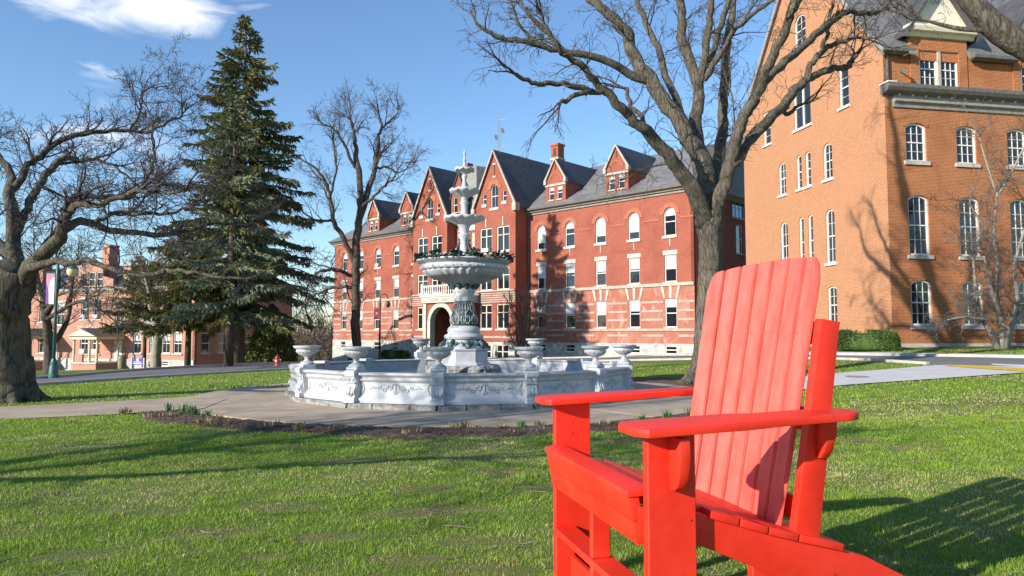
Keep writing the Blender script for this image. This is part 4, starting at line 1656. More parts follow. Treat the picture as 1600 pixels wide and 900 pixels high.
def porch(x0, x1):
    xc = (x0 + x1) / 2
    y0 = -2.6
    MB().box(x0, x1, y0, -.1, -3.0, -1.0).build('porch_base', MT['brick_left'], LB)
    MB().box(x0 - .1, x1 + .1, y0 - .1, -.1, -.998, -.86).build('porch_floor', MT['stone_pale'], LB)
    MB().box(x0 - .15, x1 + .15, y0 - .15, -.1, 1.05, 1.32).build('porch_beam', MT['trim_yellow'], LB)
    MB().prism([(x0 - .3, 1.322), (x1 + .3, 1.322), (xc, 2.0)], y0 - .3, -.1, XZ()).build('porch_roof', MT['slate_dark'], LB)
    MB().prism([(x0 - .2, 1.325), (x1 + .2, 1.325), (xc, 1.9)], y0 - .36, y0 - .305, XZ()).build('porch_pediment', MT['trim_yellow'], LB)
    col_ = MB().lathe([(.15, 0), (.15, .08), (.11, .12), (.09, 1.78), (.14, 1.82), (.14, 1.9)], 10).mesh('porch_column', MT['trim_yellow'], True)
    for x in (x0 + .12, xc + .5, x1 - .12):
        obj('porch_column', col_, LB, T(x, y0 + .15, -.86))
    obj('porch_column', col_, LB, T(x1 - .12, -.5, -.86))
    MB().box(xc - 1.1, xc - .2, y0 + .02, y0 + .18, -.86, -.2).build('porch_parapet', MT['brick_left'], LB)
    MB().box(xc + .4, xc + 1.3, -.06, .02, -.86, 1.0).build('door', MT['trim_white'], LB)
    for k in range(6):
        MB().box(x0 - 1.5 + .28 * k, x0 - 1.5 + .28 * (k + 1), y0, y0 + 1.6, -3.0, -2.1 + .2 * k).build('step', MT['stone_pale'], LB)
    MB().tube([(x0 - 1.6, y0 - .05, -1.1), (x0, y0 - .05, .0)], .03, 6).build('handrail', MT['downpipe'], LB)


porch(-11.0, -8.0)
porch(-19.2, -16.2)

# ------------------------------------------------------------------ fountain
FT = thing('fountain', 'tall tiered white iron fountain in a many-sided basin on granite blocks', 'fountain', T(FC.x, FC.y, 0))
NS = 14
PH0 = R(-3)
STEP = 2 * math.pi / NS


def fz(y):
    return 1.6 + (520 - y) * 18.8 / 1100


FS = 18.8 / 1100
# basin wall: moulded profile (outward distance, height)
prof = [(0.00, .14), (.07, .14), (.075, .20), (.05, .235), (.03, .25), (.0, .30), (-.018, .325), (-.018, .56), (.0, .575), (.03, .60), (.045, .62), (.045, .635), (.02, .65), (.03, .675), (.075, .70), (.10, .725), (.10, .755), (.085, .765), (-.20, .765), (-.21, .74), (-.17, .70), (-.17, .14)]
apo = FR * math.cos(STEP / 2)
hw = FR * math.sin(STEP / 2)


def panel_matrix(i):
    """local x along the wall edge, -y outward, origin at edge middle"""
    a = PH0 + STEP * (i + .5)
    return RZ(a) @ T(0, -apo, 0)


mb = MB()
kt = math.tan(STEP / 2)
n_ = len(prof)
vs = []
for s in (-1, 1):
    for (o_, z) in prof:
        vs.append((s * (hw + o_ * kt - .002), -o_, z))
fs = [(i, (i + 1) % n_, (i + 1) % n_ + n_, i + n_) for i in range(n_)]
tr = tessellate_polygon([[Vector((a, b, 0)) for a, b in prof]])
fs += [tuple(t) for t in tr] + [tuple(j + n_ for j in t) for t in tr]
mb.add(vs, fs)
panel_me = mb.mesh('basin_panel', MT['white_iron'], 35)


# raised scroll ornament on each panel
def spiral(cx, cz, r0, turns, a0, sgn, n=22):
    out = []
    for k in range(n):
        t = k / (n - 1)
        a = a0 + sgn * turns * 2 * math.pi * t
        r = r0 * (1 - .82 * t)
        out.append((cx + r * math.cos(a), .012, cz + r * math.sin(a)))
    return out


mb = MB()
zc = .44
for s in (-1, 1):
    for (cx, r0, dz) in ((.14, .07, .03), (.26, .055, -.02), (.37, .045, .02)):
        mb.tube([(s * (x), y, z) for x, y, z in spiral(cx, zc + dz, r0, 1.3, 2.4, 1)], [.014] * 15 + [.011] * 7, 5)
    mb.tube([(s * .40, .012, zc), (s * .5, .012, zc + .015), (s * .62, .012, zc)], [.012, .011, .004], 5)
    mb.tube([(s * .06, .012, zc - .05), (s * .03, .012, zc - .1), (0, .012, zc - .13)], .011, 5)
    mb.tube([(s * .07, .012, zc + .06), (s * .03, .012, zc + .1), (0, .012, zc + .12)], .011, 5)
    for q in range(3):
        mb.lathe([(.004, -.012), (.013, -.004), (.013, .004), (.004, .012)], 6, off=(s * (.47 + .05 * q), .012, zc + .03 * (q % 2)))
    # C-scroll at the panel ends
    mb.tube([(s * (hw - .17 - .06 * math.sin(math.pi * t / 8)), .012, .32 + .24 * t / 8) for t in range(9)], [.02, .018, .014, .012, .012, .012, .014, .018, .02], 6)
mb.tube([(0, .012, zc - .14), (0, .012, zc + .13)], .014, 6)
orn_me = mb.mesh('scroll_ornament', MT['white_iron'], 'all')

# pilaster with acanthus bulge at each corner
pp = [(.02, .14), (.16, .14), (.165, .23), (.11, .25), (.12, .30), (.15, .35), (.14, .40), (.10, .46), (.09, .52), (.12, .545), (.125, .57), (.10, .58), (.11, .62), (.13, .665), (.16, .70), (.17, .77), (.15, .80), (.12, .815), (.02, .82)]
mb = MB()
w_ = .135
n_ = len(pp)
mb.add([(s * (w_ if z < .25 or z > .69 else w_ * .86), -o_, z) for s in (-1, 1) for o_, z in pp], [(i, (i + 1) % n_, (i + 1) % n_ + n_, i + n_) for i in range(n_)])
tr = tessellate_polygon([[Vector((a, b, 0)) for a, b in pp]])
mb.add([(s * (w_ if z < .25 or z > .69 else w_ * .86), -o_, z) for s in (-1, 1) for o_, z in pp], [tuple(t) for t in tr] + [tuple(j + n_ for j in t) for t in tr])
mb.box(-w_, w_, -.02, .22, .14, .82)
for s in (-1, 1):
    for j, (cz_, rr_) in enumerate(((.62, .035), (.36, .045))):
        mb.tube([(s * (.06) + (x - .06) * s * 1.0, -.13 - (.015 if j else -.005), z) for x, y, z in spiral(.06, cz_, rr_, 1.2, 0, 1, 14)], .011, 5)
mb.tube([(0, -.13, .27), (0, -.165, .35), (0, -.12, .48)], [.012, .022, .008], 6)
for s in (-1, 1):
    mb.tube([(s * .02, -.13, .27), (s * .08, -.155, .34), (s * .05, -.11, .46)], [.01, .02, .006], 6)
pil_me = mb.mesh('pilaster', MT['white_iron'], 30)

for i in range(NS):
    M = panel_matrix(i)
    p_ = obj('basin_panel', panel_me, FT, M)
    obj('scroll_ornament', orn_me, p_)
    a = PH0 + STEP * i
    q_ = obj('pilaster', pil_me, FT, RZ(a) @ T(0, -FR + .005, 0))
    # rough granite blocks under the wall, three to a side
    rr = random.Random(100 + i)
    cuts = [-hw - .03, -hw * .33 + rr.uniform(-.12, .12), hw * .33 + rr.uniform(-.12, .12), hw + .03]
    for k in range(3):
        bm = bmesh.new()
        bmesh.ops.create_cube(bm, size=1)
        bmesh.ops.subdivide_edges(bm, edges=bm.edges[:], cuts=2, use_grid_fill=True)
        x0, x1 = cuts[k] + .006, cuts[k + 1] - .006
        out_ = .14 + rr.uniform(0, .03)
        for v in bm.verts:
            c = v.co
            jit = Vector((rr.uniform(-1, 1), rr.uniform(-1, 1), rr.uniform(-1, 1))) * .016
            v.co = Vector(((x0 + x1) / 2 + c.x * (x1 - x0), -out_ / 2 + .05 + c.y * (out_ + .22), .065 + c.z * .14)) + (jit if abs(c.z) < .45 or c.y < -.4 else jit * .3)
            if v.co.z > .137:
                v.co.z = .137
        MB().addbm(bm).build('granite_block', MT['granite'], FT, M)
mb = MB()
mb.lathe([(0.01, .16), (FR - .15, .16)], 56)
mb.build('basin_floor', MT['white_iron'], FT)
# rock ring and plinth in the middle
mb = MB()
rr = random.Random(4)
jit = [[rr.uniform(.93, 1.07) for _ in range(40)] for _ in range(6)]
mb.lathe([(.92, .15), (.96, .3), (.98, .5), (.98, .68), (.93, .755), (.5, .765)], 40, rmod=lambda w, i: jit[i][int(round(w / (2 * math.pi) * 40)) % 40] / math.cos(((w + R(22.5)) % R(45)) - R(22.5)) * .94)
mb.build('rock_base', MT['granite'], FT, RZ(R(10)))


def octa(r, z0, z1, r2=None):
    m_ = MB()
    m_.lathe([(r, z0), (r2 or r, z1)], 8)
    return m_


mb = MB()
mb.lathe([(.74, .74), (.74, .80), (.68, .84), (.66, .86), (.66, 1.12), (.70, 1.15), (.70, 1.19), (.1, 1.2)], 8)
mb.build('plinth', MT['white_iron'], FT, RZ(R(31)))
zz = fz
foot = MB()
foot.lathe([(.60, 1.19), (.60, 1.235), (.56, 1.26), (.50, 1.30), (.46, 1.40), (.44, 1.42)], 32)
foot.build('foot', MT['white_iron'], FT, smooth=True)
mb = MB()
for k in range(8):
    a = 2 * math.pi * k / 8 + .25
    ca, sa = math.cos(a), math.sin(a)
    mb.tube([(ca * r, sa * r, z) for r, z in ((.62, 1.20), (.60, 1.27), (.53, 1.33), (.48, 1.42))], [.06, .075, .07, .035], 6)
    for s in (-1, 1):
        b = a + s * .3
        mb.tube([(math.cos(a) * .56, math.sin(a) * .56, 1.3), (math.cos(a + s * .2) * .55, math.sin(a + s * .2) * .55, 1.26), (math.cos(b) * .53, math.sin(b) * .53, 1.37)], [.04, .035, .02], 5)
mb.build('foot_leaves', MT['patina'], FT, smooth='all')
mb = MB()
mb.lathe([(.44, 1.42), (.50, 1.44), (.53, 1.50), (.50, 1.55), (.44, 1.57), (.42, 1.60), (.44, 1.65), (.42, 1.72), (.37, 1.77), (.28, 1.79)], 36)
mb.build('lower_drum', MT['white_iron'], FT, smooth=True)
mb = MB()
mb.lathe([(.27, 1.78), (.33, 1.83), (.36, 1.92), (.345, 2.02), (.29, 2.15), (.25, 2.28), (.24, 2.40), (.25, 2.44)], 32)
mb.build('leafy_stem', MT['patina'], FT, smooth=True)
mb = MB()
for k in range(8):
    a = 2 * math.pi * k / 8 + .2
    def P(dr, da, z, a=a):
        # radius of the stem at height z
        zs_ = [1.78, 1.83, 1.92, 2.02, 2.15, 2.28, 2.44]
        rs_ = [.27, .33, .36, .345, .29, .25, .25]
        r = float(np.interp(z, zs_, rs_)) + dr
        return (r * math.cos(a + da), r * math.sin(a + da), z)
    mb.tube([P(.005, 0, 1.8), P(.012, 0, 1.95), P(.012, 0, 2.15), P(.008, 0, 2.40)], [.010, .012, .010, .006], 5)
    for s in (-1, 1):
        mb.tube([P(.01, s * .02, 1.86), P(.015, s * .22, 1.84), P(.015, s * .33, 1.92), P(.015, s * .28, 2.02), P(.012, s * .10, 2.06), P(.012, s * .14, 1.96)], [.009, .011, .010, .009, .008, .005], 5)
        mb.tube([P(.01, s * .03, 2.1), P(.012, s * .3, 2.22), P(.01, s * .24, 2.36)], [.008, .010, .005], 5)
mb.build('stem_relief', MT['white_iron'], FT, smooth='all')
mb = MB()
mb.lathe([(.25, 2.43), (.27, 2.46), (.265, 2.60), (.29, 2.66), (.31, 2.70), (.31, 2.78), (.27, 2.80)], 28)
mb.build('collar', MT['white_iron'], FT, smooth=True)
mb = MB()
for k in range(10):
    a = 2 * math.pi * k / 10
    ca, sa = math.cos(a), math.sin(a)
    mb.tube([(ca * r, sa * r, z) for r, z in ((.28, 2.76), (.33, 2.84), (.40, 2.92), (.44, 2.93))], [.05, .075, .06, .02], 6)
mb.build('under_bowl_leaves', MT['patina_dark'], FT, smooth='all')
# great bowl
mb = MB()
mb.lathe([(.26, 2.80), (.38, 2.88), (.62, 2.96), (.86, 3.05)], 48)
mb.build('bowl_underside', MT['white_iron'], FT, smooth=True)
mb = MB()
mb.lathe([(.86, 3.05), (.98, 3.11), (1.06, 3.20), (1.08, 3.235)], 192, rmod=lambda w, i: 1 + .022 * math.cos(w * 32))
mb.build('fluted_band', MT['white_iron'], FT, smooth='all')
mb = MB()
mb.lathe([(1.07, 3.235), (1.12, 3.25), (1.155, 3.29), (1.16, 3.34), (1.13, 3.385), (1.10, 3.40), (1.16, 3.42), (1.24, 3.45), (1.275, 3.48), (1.27, 3.51), (1.22, 3.52), (1.1, 3.46), (.5, 3.36), (.1, 3.35)], 72)
mb.build('bowl_rim', MT['white_iron'], FT, smooth=True)
mb = MB()
for k in range(36):
    a = 2 * math.pi * k / 36
    mb.lathe([(.006, -.02), (.02, -.008), (.02, .008), (.006, .02)], 6, off=(1.162 * math.cos(a), 1.162 * math.sin(a), 3.315))
mb.build('bead_moulding', MT['white_iron'], FT, smooth='all')
# garland of leaves and scrolls along the rim: light ribbon with dark green clusters
mb = MB()
for k in range(48):
    a = 2 * math.pi * k / 48
    r = 1.21
    mb.tube([(r * math.cos(a + d), r * math.sin(a + d), 3.50 + z) for d, z in ((0, .02), (.03, .10), (.075, .12), (.09, .06), (.06, .05))], [.022, .02, .018, .016, .01], 5)
mb.build('rim_scrolls', MT['white_iron'], FT, smooth='all')
mb = MB()
rr = random.Random(12)
for k in range(14):
    a0 = 2 * math.pi * k / 14 + .1
    for q in range(34):
        a = a0 + rr.gauss(0, .11)
        r = 1.23 + rr.uniform(-.03, .06)
        z = 3.50 + rr.uniform(-.01, .15)
        c = Vector((r * math.cos(a), r * math.sin(a), z))
        d = Vector((math.cos(a) + rr.uniform(-.7, .7), math.sin(a) + rr.uniform(-.7, .7), rr.uniform(-.6, 1.0))).normalized()
        s_ = d.cross(Vector((0, 0, 1))).normalized()
        L_ = rr.uniform(.07, .12)
        mb.add([c - s_ * .03, c + d * L_ * .5 - s_ * .045 + Vector((0, 0, .02)), c + d * L_, c + d * L_ * .5 + s_ * .045 + Vector((0, 0, .02)), c + s_ * .03, c + d * L_ * .5 - Vector((0, 0, .02))], [(0, 1, 2, 5), (5, 2, 3, 4), (0, 5, 4), (0, 1, 3, 4)])
    mb.tube([(1.235 * math.cos(a0 + d), 1.235 * math.sin(a0 + d), 3.55 - .0 + .06 * math.cos(d * 14)) for d in np.linspace(-.22, .22, 9)], .028, 5)
mb.build('rim_garland', MT['patina'], FT, smooth='all')


def scallop_bowl(name, rr_, zr, depth, lobes, dr=.05, dz=.04):
    m_ = MB()
    n = lobes * 8
    sc = lambda w, i: 1 + dr * (abs(math.sin(w * lobes / 2)) - .6) * min(1, i / 4)
    sz = lambda w, i: dz * (.5 - abs(math.sin(w * lobes / 2))) * (1 if i >= 4 else i / 4)
    m_.lathe([(rr_ * .16, zr - depth), (rr_ * .35, zr - depth * .82), (rr_ * .6, zr - depth * .55), (rr_ * .82, zr - depth * .30), (rr_ * .95, zr - .05), (rr_, zr - .015), (rr_, zr + .02), (rr_ * .93, zr + .02), (rr_ * .8, zr - depth * .2), (rr_ * .1, zr - depth * .5)], n, rmod=sc, zmod=sz)
    return m_.build(name, MT['white_iron'], FT, smooth='all')


mb = MB()
mb.lathe([(.32, 3.36), (.30, 3.50), (.25, 3.60), (.27, 3.66), (.20, 3.74), (.13, 3.80), (.11, 3.95), (.12, 4.10), (.16, 4.16), (.17, 4.22), (.12, 4.26), (.15, 4.42), (.22, 4.52)], 24)
mb.build('middle_stem', MT['white_iron'], FT, smooth=True)
mb = MB()
for k in range(4):
    a = k * math.pi / 2 + .4
    ca, sa = math.cos(a), math.sin(a)
    mb.tube([(ca * r, sa * r, z) for r, z in ((.22, 3.66), (.26, 3.76), (.19, 3.86), (.12, 4.02), (.17, 4.1))], [.035, .04, .035, .025, .03], 6)
mb.build('stem_brackets', MT['patina'], FT, smooth='all')
scallop_bowl('second_bowl', .55, 4.68, .24, 12)
mb = MB()
mb.lathe([(.14, 4.58), (.17, 4.66), (.11, 4.72), (.09, 4.84), (.085, 5.0), (.11, 5.05), (.12, 5.10), (.08, 5.14), (.12, 5.26)], 20)
mb.build('upper_stem', MT['white_iron'], FT, smooth=True)
scallop_bowl('third_bowl', .40, 5.42, .22, 10)
mb = MB()
mb.lathe([(.10, 5.32), (.12, 5.42), (.10, 5.5), (.065, 5.56), (.05, 5.7), (.07, 5.76), (.075, 5.82), (.04, 5.86), (.06, 5.93)], 16)
mb.build('top_stem', MT['white_iron'], FT, smooth=True)
scallop_bowl('top_bowl', .27, 6.0, .14, 8)
mb = MB()
mb.lathe([(.06, 5.95), (.07, 6.04), (.04, 6.10), (.03, 6.2), (.05, 6.24), (.03, 6.28), (.022, 6.38), (.045, 6.42), (.03, 6.46), (.008, 6.52)], 12)
mb.build('finial', MT['white_iron'], FT, smooth=True)

# urns standing on the basin corners
up = [(.10, 0), (.155, .0), (.155, .04), (.11, .065), (.06, .09), (.05, .13), (.075, .145), (.055, .16), (.09, .18), (.17, .215), (.225, .26), (.245, .31), (.235, .34), (.27, .352), (.30, .375), (.315, .40), (.315, .42), (.29, .425), (.26, .41), (.22, .36), (.02, .33)]
urn_me = MB().lathe(up, 40, rmod=lambda w, i: 1 + (.022 * math.cos(w * 20) if 9 <= i <= 11 else 0)).mesh('bowl', MT['white_iron'], 50)
ub_me = MB().bbox(-.15, .15, -.15, .15, 0, .06, .012).mesh('pedestal', MT['white_iron'])
ub2_me = MB().bbox(-.19, .19, -.16, .16, 0, .17, .015).mesh('pedestal', MT['white_iron'])
mb = MB()
for k in range(16):
    a = 2 * math.pi * k / 16
    for s in (-1, 1):
        mb.tube([(.238 * math.cos(a + s * d), .238 * math.sin(a + s * d), z) for d, z in ((0, .265), (.08, .285), (.13, .31), (.06, .325))], [.008, .012, .010, .005], 4)
urn_orn = mb.mesh('leaf_band', MT['white_iron'], 'all')
urn_spots = [(0, -2, 'at the left end of the fountain rim'), (1, -1, 'second from the left, where two lit basin panels meet'),
             (2, 0, 'on the basin corner nearest the viewer, left of the fountain stem'), (3, 1, 'on the front corner just right of the fountain stem'),
             (4, 2, 'second from the right on the fountain rim'), (5, 3, 'at the far right end of the fountain rim'),
             (6, 6, 'on the back rim right of the fountain stem'), (8, 8, 'on the back rim left of the fountain stem')]
for (k, i, txt) in urn_spots:
    a = PH0 + STEP * i
    p_ = pol(a, FR - .06)
    u_ = thing('urn', 'white iron urn ' + txt, 'urn', T(p_.x, p_.y, .822) @ RZ(a), 'urns on the fountain rim')
    obj('pedestal', ub2_me if i > 4 else ub_me, u_)
    b_ = obj('bowl', urn_me, u_, T(0, 0, .171 if i > 4 else .061))
    obj('leaf_band', urn_orn, b_)

# ------------------------------------------------------------------ oversized red garden chair
CH_ROT = R(14)
CHAIR = thing('garden_chair', 'oversized red painted slatted garden chair with wide arms and a step on the lawn', 'chair', T(.617, 3.247, 0) @ RZ(CH_ROT))
# local: x backward along the chair, y across (0 = near side, 1.45 = far side), z up
CW = 1.45


def board(name, x0, x1, y0, y1, z0, z1, b=.006, parent=None, M=None):
    return MB().bbox(x0, x1, y0, y1, z0, z1, b).build(name, MT['red'], parent or CHAIR, M)


def plate(name, poly, d0, d1, fn, parent=None, bev=.006):
    """outline board with eased edges"""
    m_ = MB().prism(poly, d0, d1, fn)
    me_ = m_.mesh(name, MT['red'])
    bm = bmesh.new()
    bm.from_mesh(me_)
    bmesh.ops.remove_doubles(bm, verts=bm.verts[:], dist=1e-5)
    bmesh.ops.dissolve_limit(bm, angle_limit=R(1), verts=bm.verts[:], edges=bm.edges[:])
    ed = [e for e in bm.edges if len(e.link_faces) == 2 and e.calc_face_angle(0) > R(40)]
    bmesh.ops.bevel(bm, geom=ed, offset=bev, segments=2, affect='EDGES', profile=.6)
    bmesh.ops.recalc_face_normals(bm, faces=bm.faces[:])
    bm.to_mesh(me_)
    bm.free()
    me_.polygons.foreach_set('use_smooth', [True] * len(me_.polygons))
    me_.set_sharp_from_angle(angle=R(35))
    return obj(name, me_, parent or CHAIR)


def screws(parent, pts, ax):
    for p_ in pts:
        m_ = MB()
        m_.lathe([(.001, 0), (.0048, 0), (.0048, .0012), (.001, .0014)], 8)
        q_ = Matrix.Rotation(R(90), 4, 'X') if ax == 'y' else (Matrix.Rotation(R(-90), 4, 'Y') if ax == 'x' else Matrix.Identity(4))
        m_.build('screw', MT['screw'], parent, T(*p_) @ q_)


AR = 1.178
for s, (y0, y1) in enumerate(((0, .055), (CW - .055, CW))):
    post = board('front_post', 0, .24, y0, y1, -.03, AR - .0385, .005)
    if s == 0:
        screws(post, [(.215, -.0005, .74)], 'y')
    else:
        screws(post, [(.12, CW - .0555, 1.02), (.12, CW - .0555, .95)], 'y')


def arm(y_of):
    # plan outline: wide front with clipped corners, narrower rounded rear
    o_ = [(-.10, -.07), (-.06, -.15), (.44, -.15), (.62, -.125), (.98, -.115)]
    for k in range(7):
        a = R(-90 + 180 * k / 6)
        o_.append((1.0 + .10 * math.cos(a), .0 + .115 * math.sin(a)))
    o_ += [(.62, .12), (.46, .17), (-.06, .17), (-.10, .10)]
    poly = [(x, y_of(y)) for x, y in o_]
    rise = lambda x: .045 * (x + .1) / 1.2
    return plate('arm_rest', poly, 0, 1, lambda a, b, d: (a, b, AR - .038 + .038 * d + rise(a)), bev=.007)


arm(lambda y: y)
arm(lambda y: CW - y)
# supporting brackets under the arms, outside the posts
for y0, sgn in ((0, -1), (CW, 1)):
    for x0 in (.105,):
        pl_ = [(0, AR - .05), (sgn * .115, AR - .05), (sgn * .118, AR - .14), (sgn * .10, AR - .22), (sgn * .085, AR - .265), (sgn * .05, AR - .29), (0, AR - .295)]
        plate('arm_bracket', [(y0 + a, b) for a, b in pl_], x0, x0 + .05, lambda a, b, d: (d, a, b), bev=.006)
# rear uprights beside the back, leaning with it
for s, (y0, y1) in enumerate(((.065, .12), (CW - .26, CW - .205))):
    du = 0 if s == 0 else .17
    plate('rear_upright', [(.785 + du, .50), (.93 + du, .50), (1.09 + du, 1.62), (1.10 + du, 1.655), (.99 + du, 1.672), (.98 + du, 1.62)], y0, y1, lambda a, b, d: (a, d, b), bev=.005)
    yy = y0 if s == 0 else y1
    sg = -1 if s == 0 else 1
    if s == 1:
        continue
    plate('rear_bracket', [(yy, 1.19), (yy + sg * .10, 1.19), (yy + sg * .095, 1.11), (yy + sg * .06, 1.02), (yy + sg * .03, .985), (yy, .98)], .935, .985, lambda a, b, d: (d, a, b), bev=.006)
# side rails that run back to the ground
for s, (y0, y1) in enumerate(((.06, .115), (CW - .115, CW - .06))):
    r_ = plate('side_rail', [(-.02, .80), (.24, .765), (.344, .735), (.7, .62), (1.05, .53), (1.2, .485), (1.512, .332), (2.02, .075), (2.06, -.02), (1.74, -.02), (.776, .40), (.2627, .6135), (-.02, .66)], y0, y1, lambda a, b, d: (a, d, b), bev=.005)
    if s == 0:
        screws(r_, [(1.02, y0 - .0005, .41)], 'y')
# front edge of the seat: top lip and two apron boards leaning back
plate('seat_lip', [(-.075, .842), (-.07, .872), (.045, .885), (.06, .85)], .06, CW - .06, lambda a, b, d: (a, d, b), bev=.006)
plate('apron_board', [(-.062, .840), (-.015, .840), (.0, .735), (-.045, .735)], .064, CW - .064, lambda a, b, d: (a, d, b), bev=.004)
plate('apron_board', [(-.043, .732), (.002, .732), (.02, .625), (-.025, .625)], .066, CW - .066, lambda a, b, d: (a, d, b), bev=.004)
# curved seat of cross slats
sx = [.066, .205, .344, .495, .65, .815]
zs_ = lambda x: float(np.interp(x, [0, .1, .25, .344, .7, 1.05, 1.3], [.855, .83, .785, .765, .655, .565, .50]))
for k in range(len(sx)):
    x0 = sx[k]
    x1 = sx[k + 1] - .009 if k + 1 < len(sx) else 1.06
    za, zb = zs_(x0), zs_(x1)
    y0_, y1_ = (.125, CW - .125) if x0 < .22 else (.035, CW - .035)
    plate('seat_slat', [(x0, za), (x1, zb), (x1 - .008, zb - .036), (x0 - .008, za - .036)], y0_, y1_, lambda a, b, d: (a, d, b), bev=.006)
# back of seven slats on a shallow curve
NB = 7


def back_pt(v, z):
    """point on the front of the back; v 0..1 near to far"""
    u = .795 + .19 * (z - .60)
    hw_ = .53 + .045 * (z - .6) / 1.4
    y = CW / 2 + (v - .5) * 2 * hw_
    u += .05 * (1 - (2 * v - 1) ** 2)
    return Vector((u, y, z))


def back_top(v):
    e = abs(2 * v - 1)
    return 2.03 - .035 * e ** 2 - (max(0, e - .86) / .14) ** 2.2 * .115


for k in range(NB):
    v0, v1 = k / NB, (k + 1) / NB
    gap = .0115
    mb = MB()
    rows = 10
    cols = 4
    front, backv = [], []
    for r_ in range(rows + 1):
        for c in range(cols + 1):
            vv_ = v0 + (v1 - v0) * c / cols
            ztop = back_top(vv_)
            z = .575 + (ztop - .575) * r_ / rows
            pt0, pt1 = back_pt(v0, z), back_pt(v1, z)
            p_ = pt0.lerp(pt1, c / cols)
            across = (pt1 - pt0).normalized()
            p_ = pt0 + across * (gap + ((pt1 - pt0).length - 2 * gap) * c / cols)
            nrm = across.cross(Vector((.19, 0, 1)).normalized())
            if nrm.x > 0:
                nrm = -nrm
            front.append(p_)
            backv.append(p_ - nrm * .027)
    W1 = cols + 1
    N1 = len(front)
    fs = []
    for r_ in range(rows):
        for c in range(cols):
            a = r_ * W1 + c
            fs.append((a, a + 1, a + W1 + 1, a + W1))
            fs.append((a + N1 + W1, a + W1 + 1 + N1, a + 1 + N1, a + N1))
    ring = [c for c in range(W1)] + [r_ * W1 + cols for r_ in range(1, rows + 1)] + [rows * W1 + c for c in reversed(range(cols))] + [r_ * W1 for r_ in reversed(range(1, rows))]
    fs += [(ring[j], ring[(j + 1) % len(ring)], ring[(j + 1) % len(ring)] + N1, ring[j] + N1) for j in range(len(ring))]
    mb.add(front + backv, fs)
    me_ = mb.mesh('back_slat', MT['red_sunlit'])
    bm = bmesh.new()
    bm.from_mesh(me_)
    ed = [e for e in bm.edges if len(e.link_faces) == 2 and e.calc_face_angle(0) > R(50)]
    bmesh.ops.bevel(bm, geom=ed, offset=.006, segments=2, affect='EDGES')
    bm.to_mesh(me_)
    bm.free()
    me_.polygons.foreach_set('use_smooth', [True] * len(me_.polygons))
    me_.set_sharp_from_angle(angle=R(35))
    sl_ = obj('back_slat', me_, CHAIR)
    for zz_ in (1.60,):
        for f_ in (.25, .75):
            p_ = back_pt(v0, zz_).lerp(back_pt(v1, zz_), f_)
            m_ = MB()
            m_.lathe([(.001, 0), (.004, 0), (.004, .0010), (.001, .0012)], 8)
            m_.build('screw', MT['red'], sl_, T(p_.x - .001, p_.y, p_.z) @ Matrix.Rotation(R(-79), 4, 'Y'))
# cross rails behind the back
for z, dx in ((1.60, .095), (1.15, .10), (.70, .10)):
    c = back_pt(.5, z).x + .0
    board('back_rail', c + dx * .2 + .03, c + dx * .2 + .07, .12, CW - .12, z - .06, z + .06)
# step in front, between the posts
board('step_tread', -.02, .125, .062, CW - .062, .325, .365)
for y0 in (.062, CW - .062 - .04):
    board('step_side', -.012, .118, y0, y0 + .04, -.03, .323)
board('step_divider', -.01, .10, CW / 2 - .02, CW / 2 + .02, .366, .62)
board('step_support', -.01, .10, CW / 2 - .02, CW / 2 + .02, -.03, .323)
board('step_riser', .082, .117, .105, CW / 2 - .022, .0, .19)
board('step_riser', .082, .117, CW / 2 + .022, CW - .105, .0, .19)
# inner leg under the seat
for y0 in (.118, CW - .118 - .05):
    board('inner_leg', .60, .72, y0, y0 + .05, -.03, .60)


# ------------------------------------------------------------------ trees
def cr3(pts, rad, per=5):
    out, ro = [], []
    k = len(pts)
    for i in range(k - 1):
        p0, p1, p2, p3 = pts[max(i - 1, 0)], pts[i], pts[i + 1], pts[min(i + 2, k - 1)]
        for j in range(per):
            t = j / per
            out.append(0.5 * ((2 * p1) + (p2 - p0) * t + (2 * p0 - 5 * p1 + 4 * p2 - p3) * t * t + (3 * p1 - p0 - 3 * p2 + p3) * t ** 3))
            ro.append(rad[i] + (rad[i + 1] - rad[i]) * t)
    out.append(pts[-1])
    ro.append(rad[-1])
    return out, ro


def rvec(rr):
    while True:
        v = Vector((rr.uniform(-1, 1), rr.uniform(-1, 1), rr.uniform(-1, 1)))
        if .05 < v.length < 1:
            return v.normalized()


def grow(mb, p, d, r, L, lvl, rr, P):
    """one branch and its children; P: parameters"""
    ns = P['segs'][lvl]
    pts, rad = [p.copy()], [r]
    d = d.normalized()
    for i in range(ns):
        t = (i + 1) / ns
        d = (d + rvec(rr) * P['wob'][lvl] + Vector((0, 0, P['up'][lvl]))).normalized()
        p = p + d * (L / ns)
        pts.append(p.copy())
        rad.append(max(P['rmin'], r * (1 - P['taper'] * t)))
    mb.tube(pts, rad, P['sides'][lvl], cap=False)
    if lvl + 1 < len(P['kids']) + 1 and lvl < len(P['kids']):
        nk = P['kids'][lvl]
        nk = int(nk + rr.random())
        for k in range(nk):
            t = P['start'] + (1 - P['start']) * (k + rr.random()) / max(1, nk)
            f = t * ns
            i = min(int(f), ns - 1)
            q = pts[i].lerp(pts[i + 1], f - i)
            ax = (pts[i + 1] - pts[i]).normalized()
            side = rvec(rr)
            side = (side - ax * side.dot(ax)).normalized()
            an = R(rr.uniform(*P['ang']))
            nd = ax * math.cos(an) + side * math.sin(an)
            rc = (rad[i] + (rad[i + 1] - rad[i]) * (f - i)) * P['rk']
            grow(mb, q, nd, max(P['rmin'], rc), L * rr.uniform(*P['lk']) * (1.1 - .4 * t), lvl + 1, rr, P)


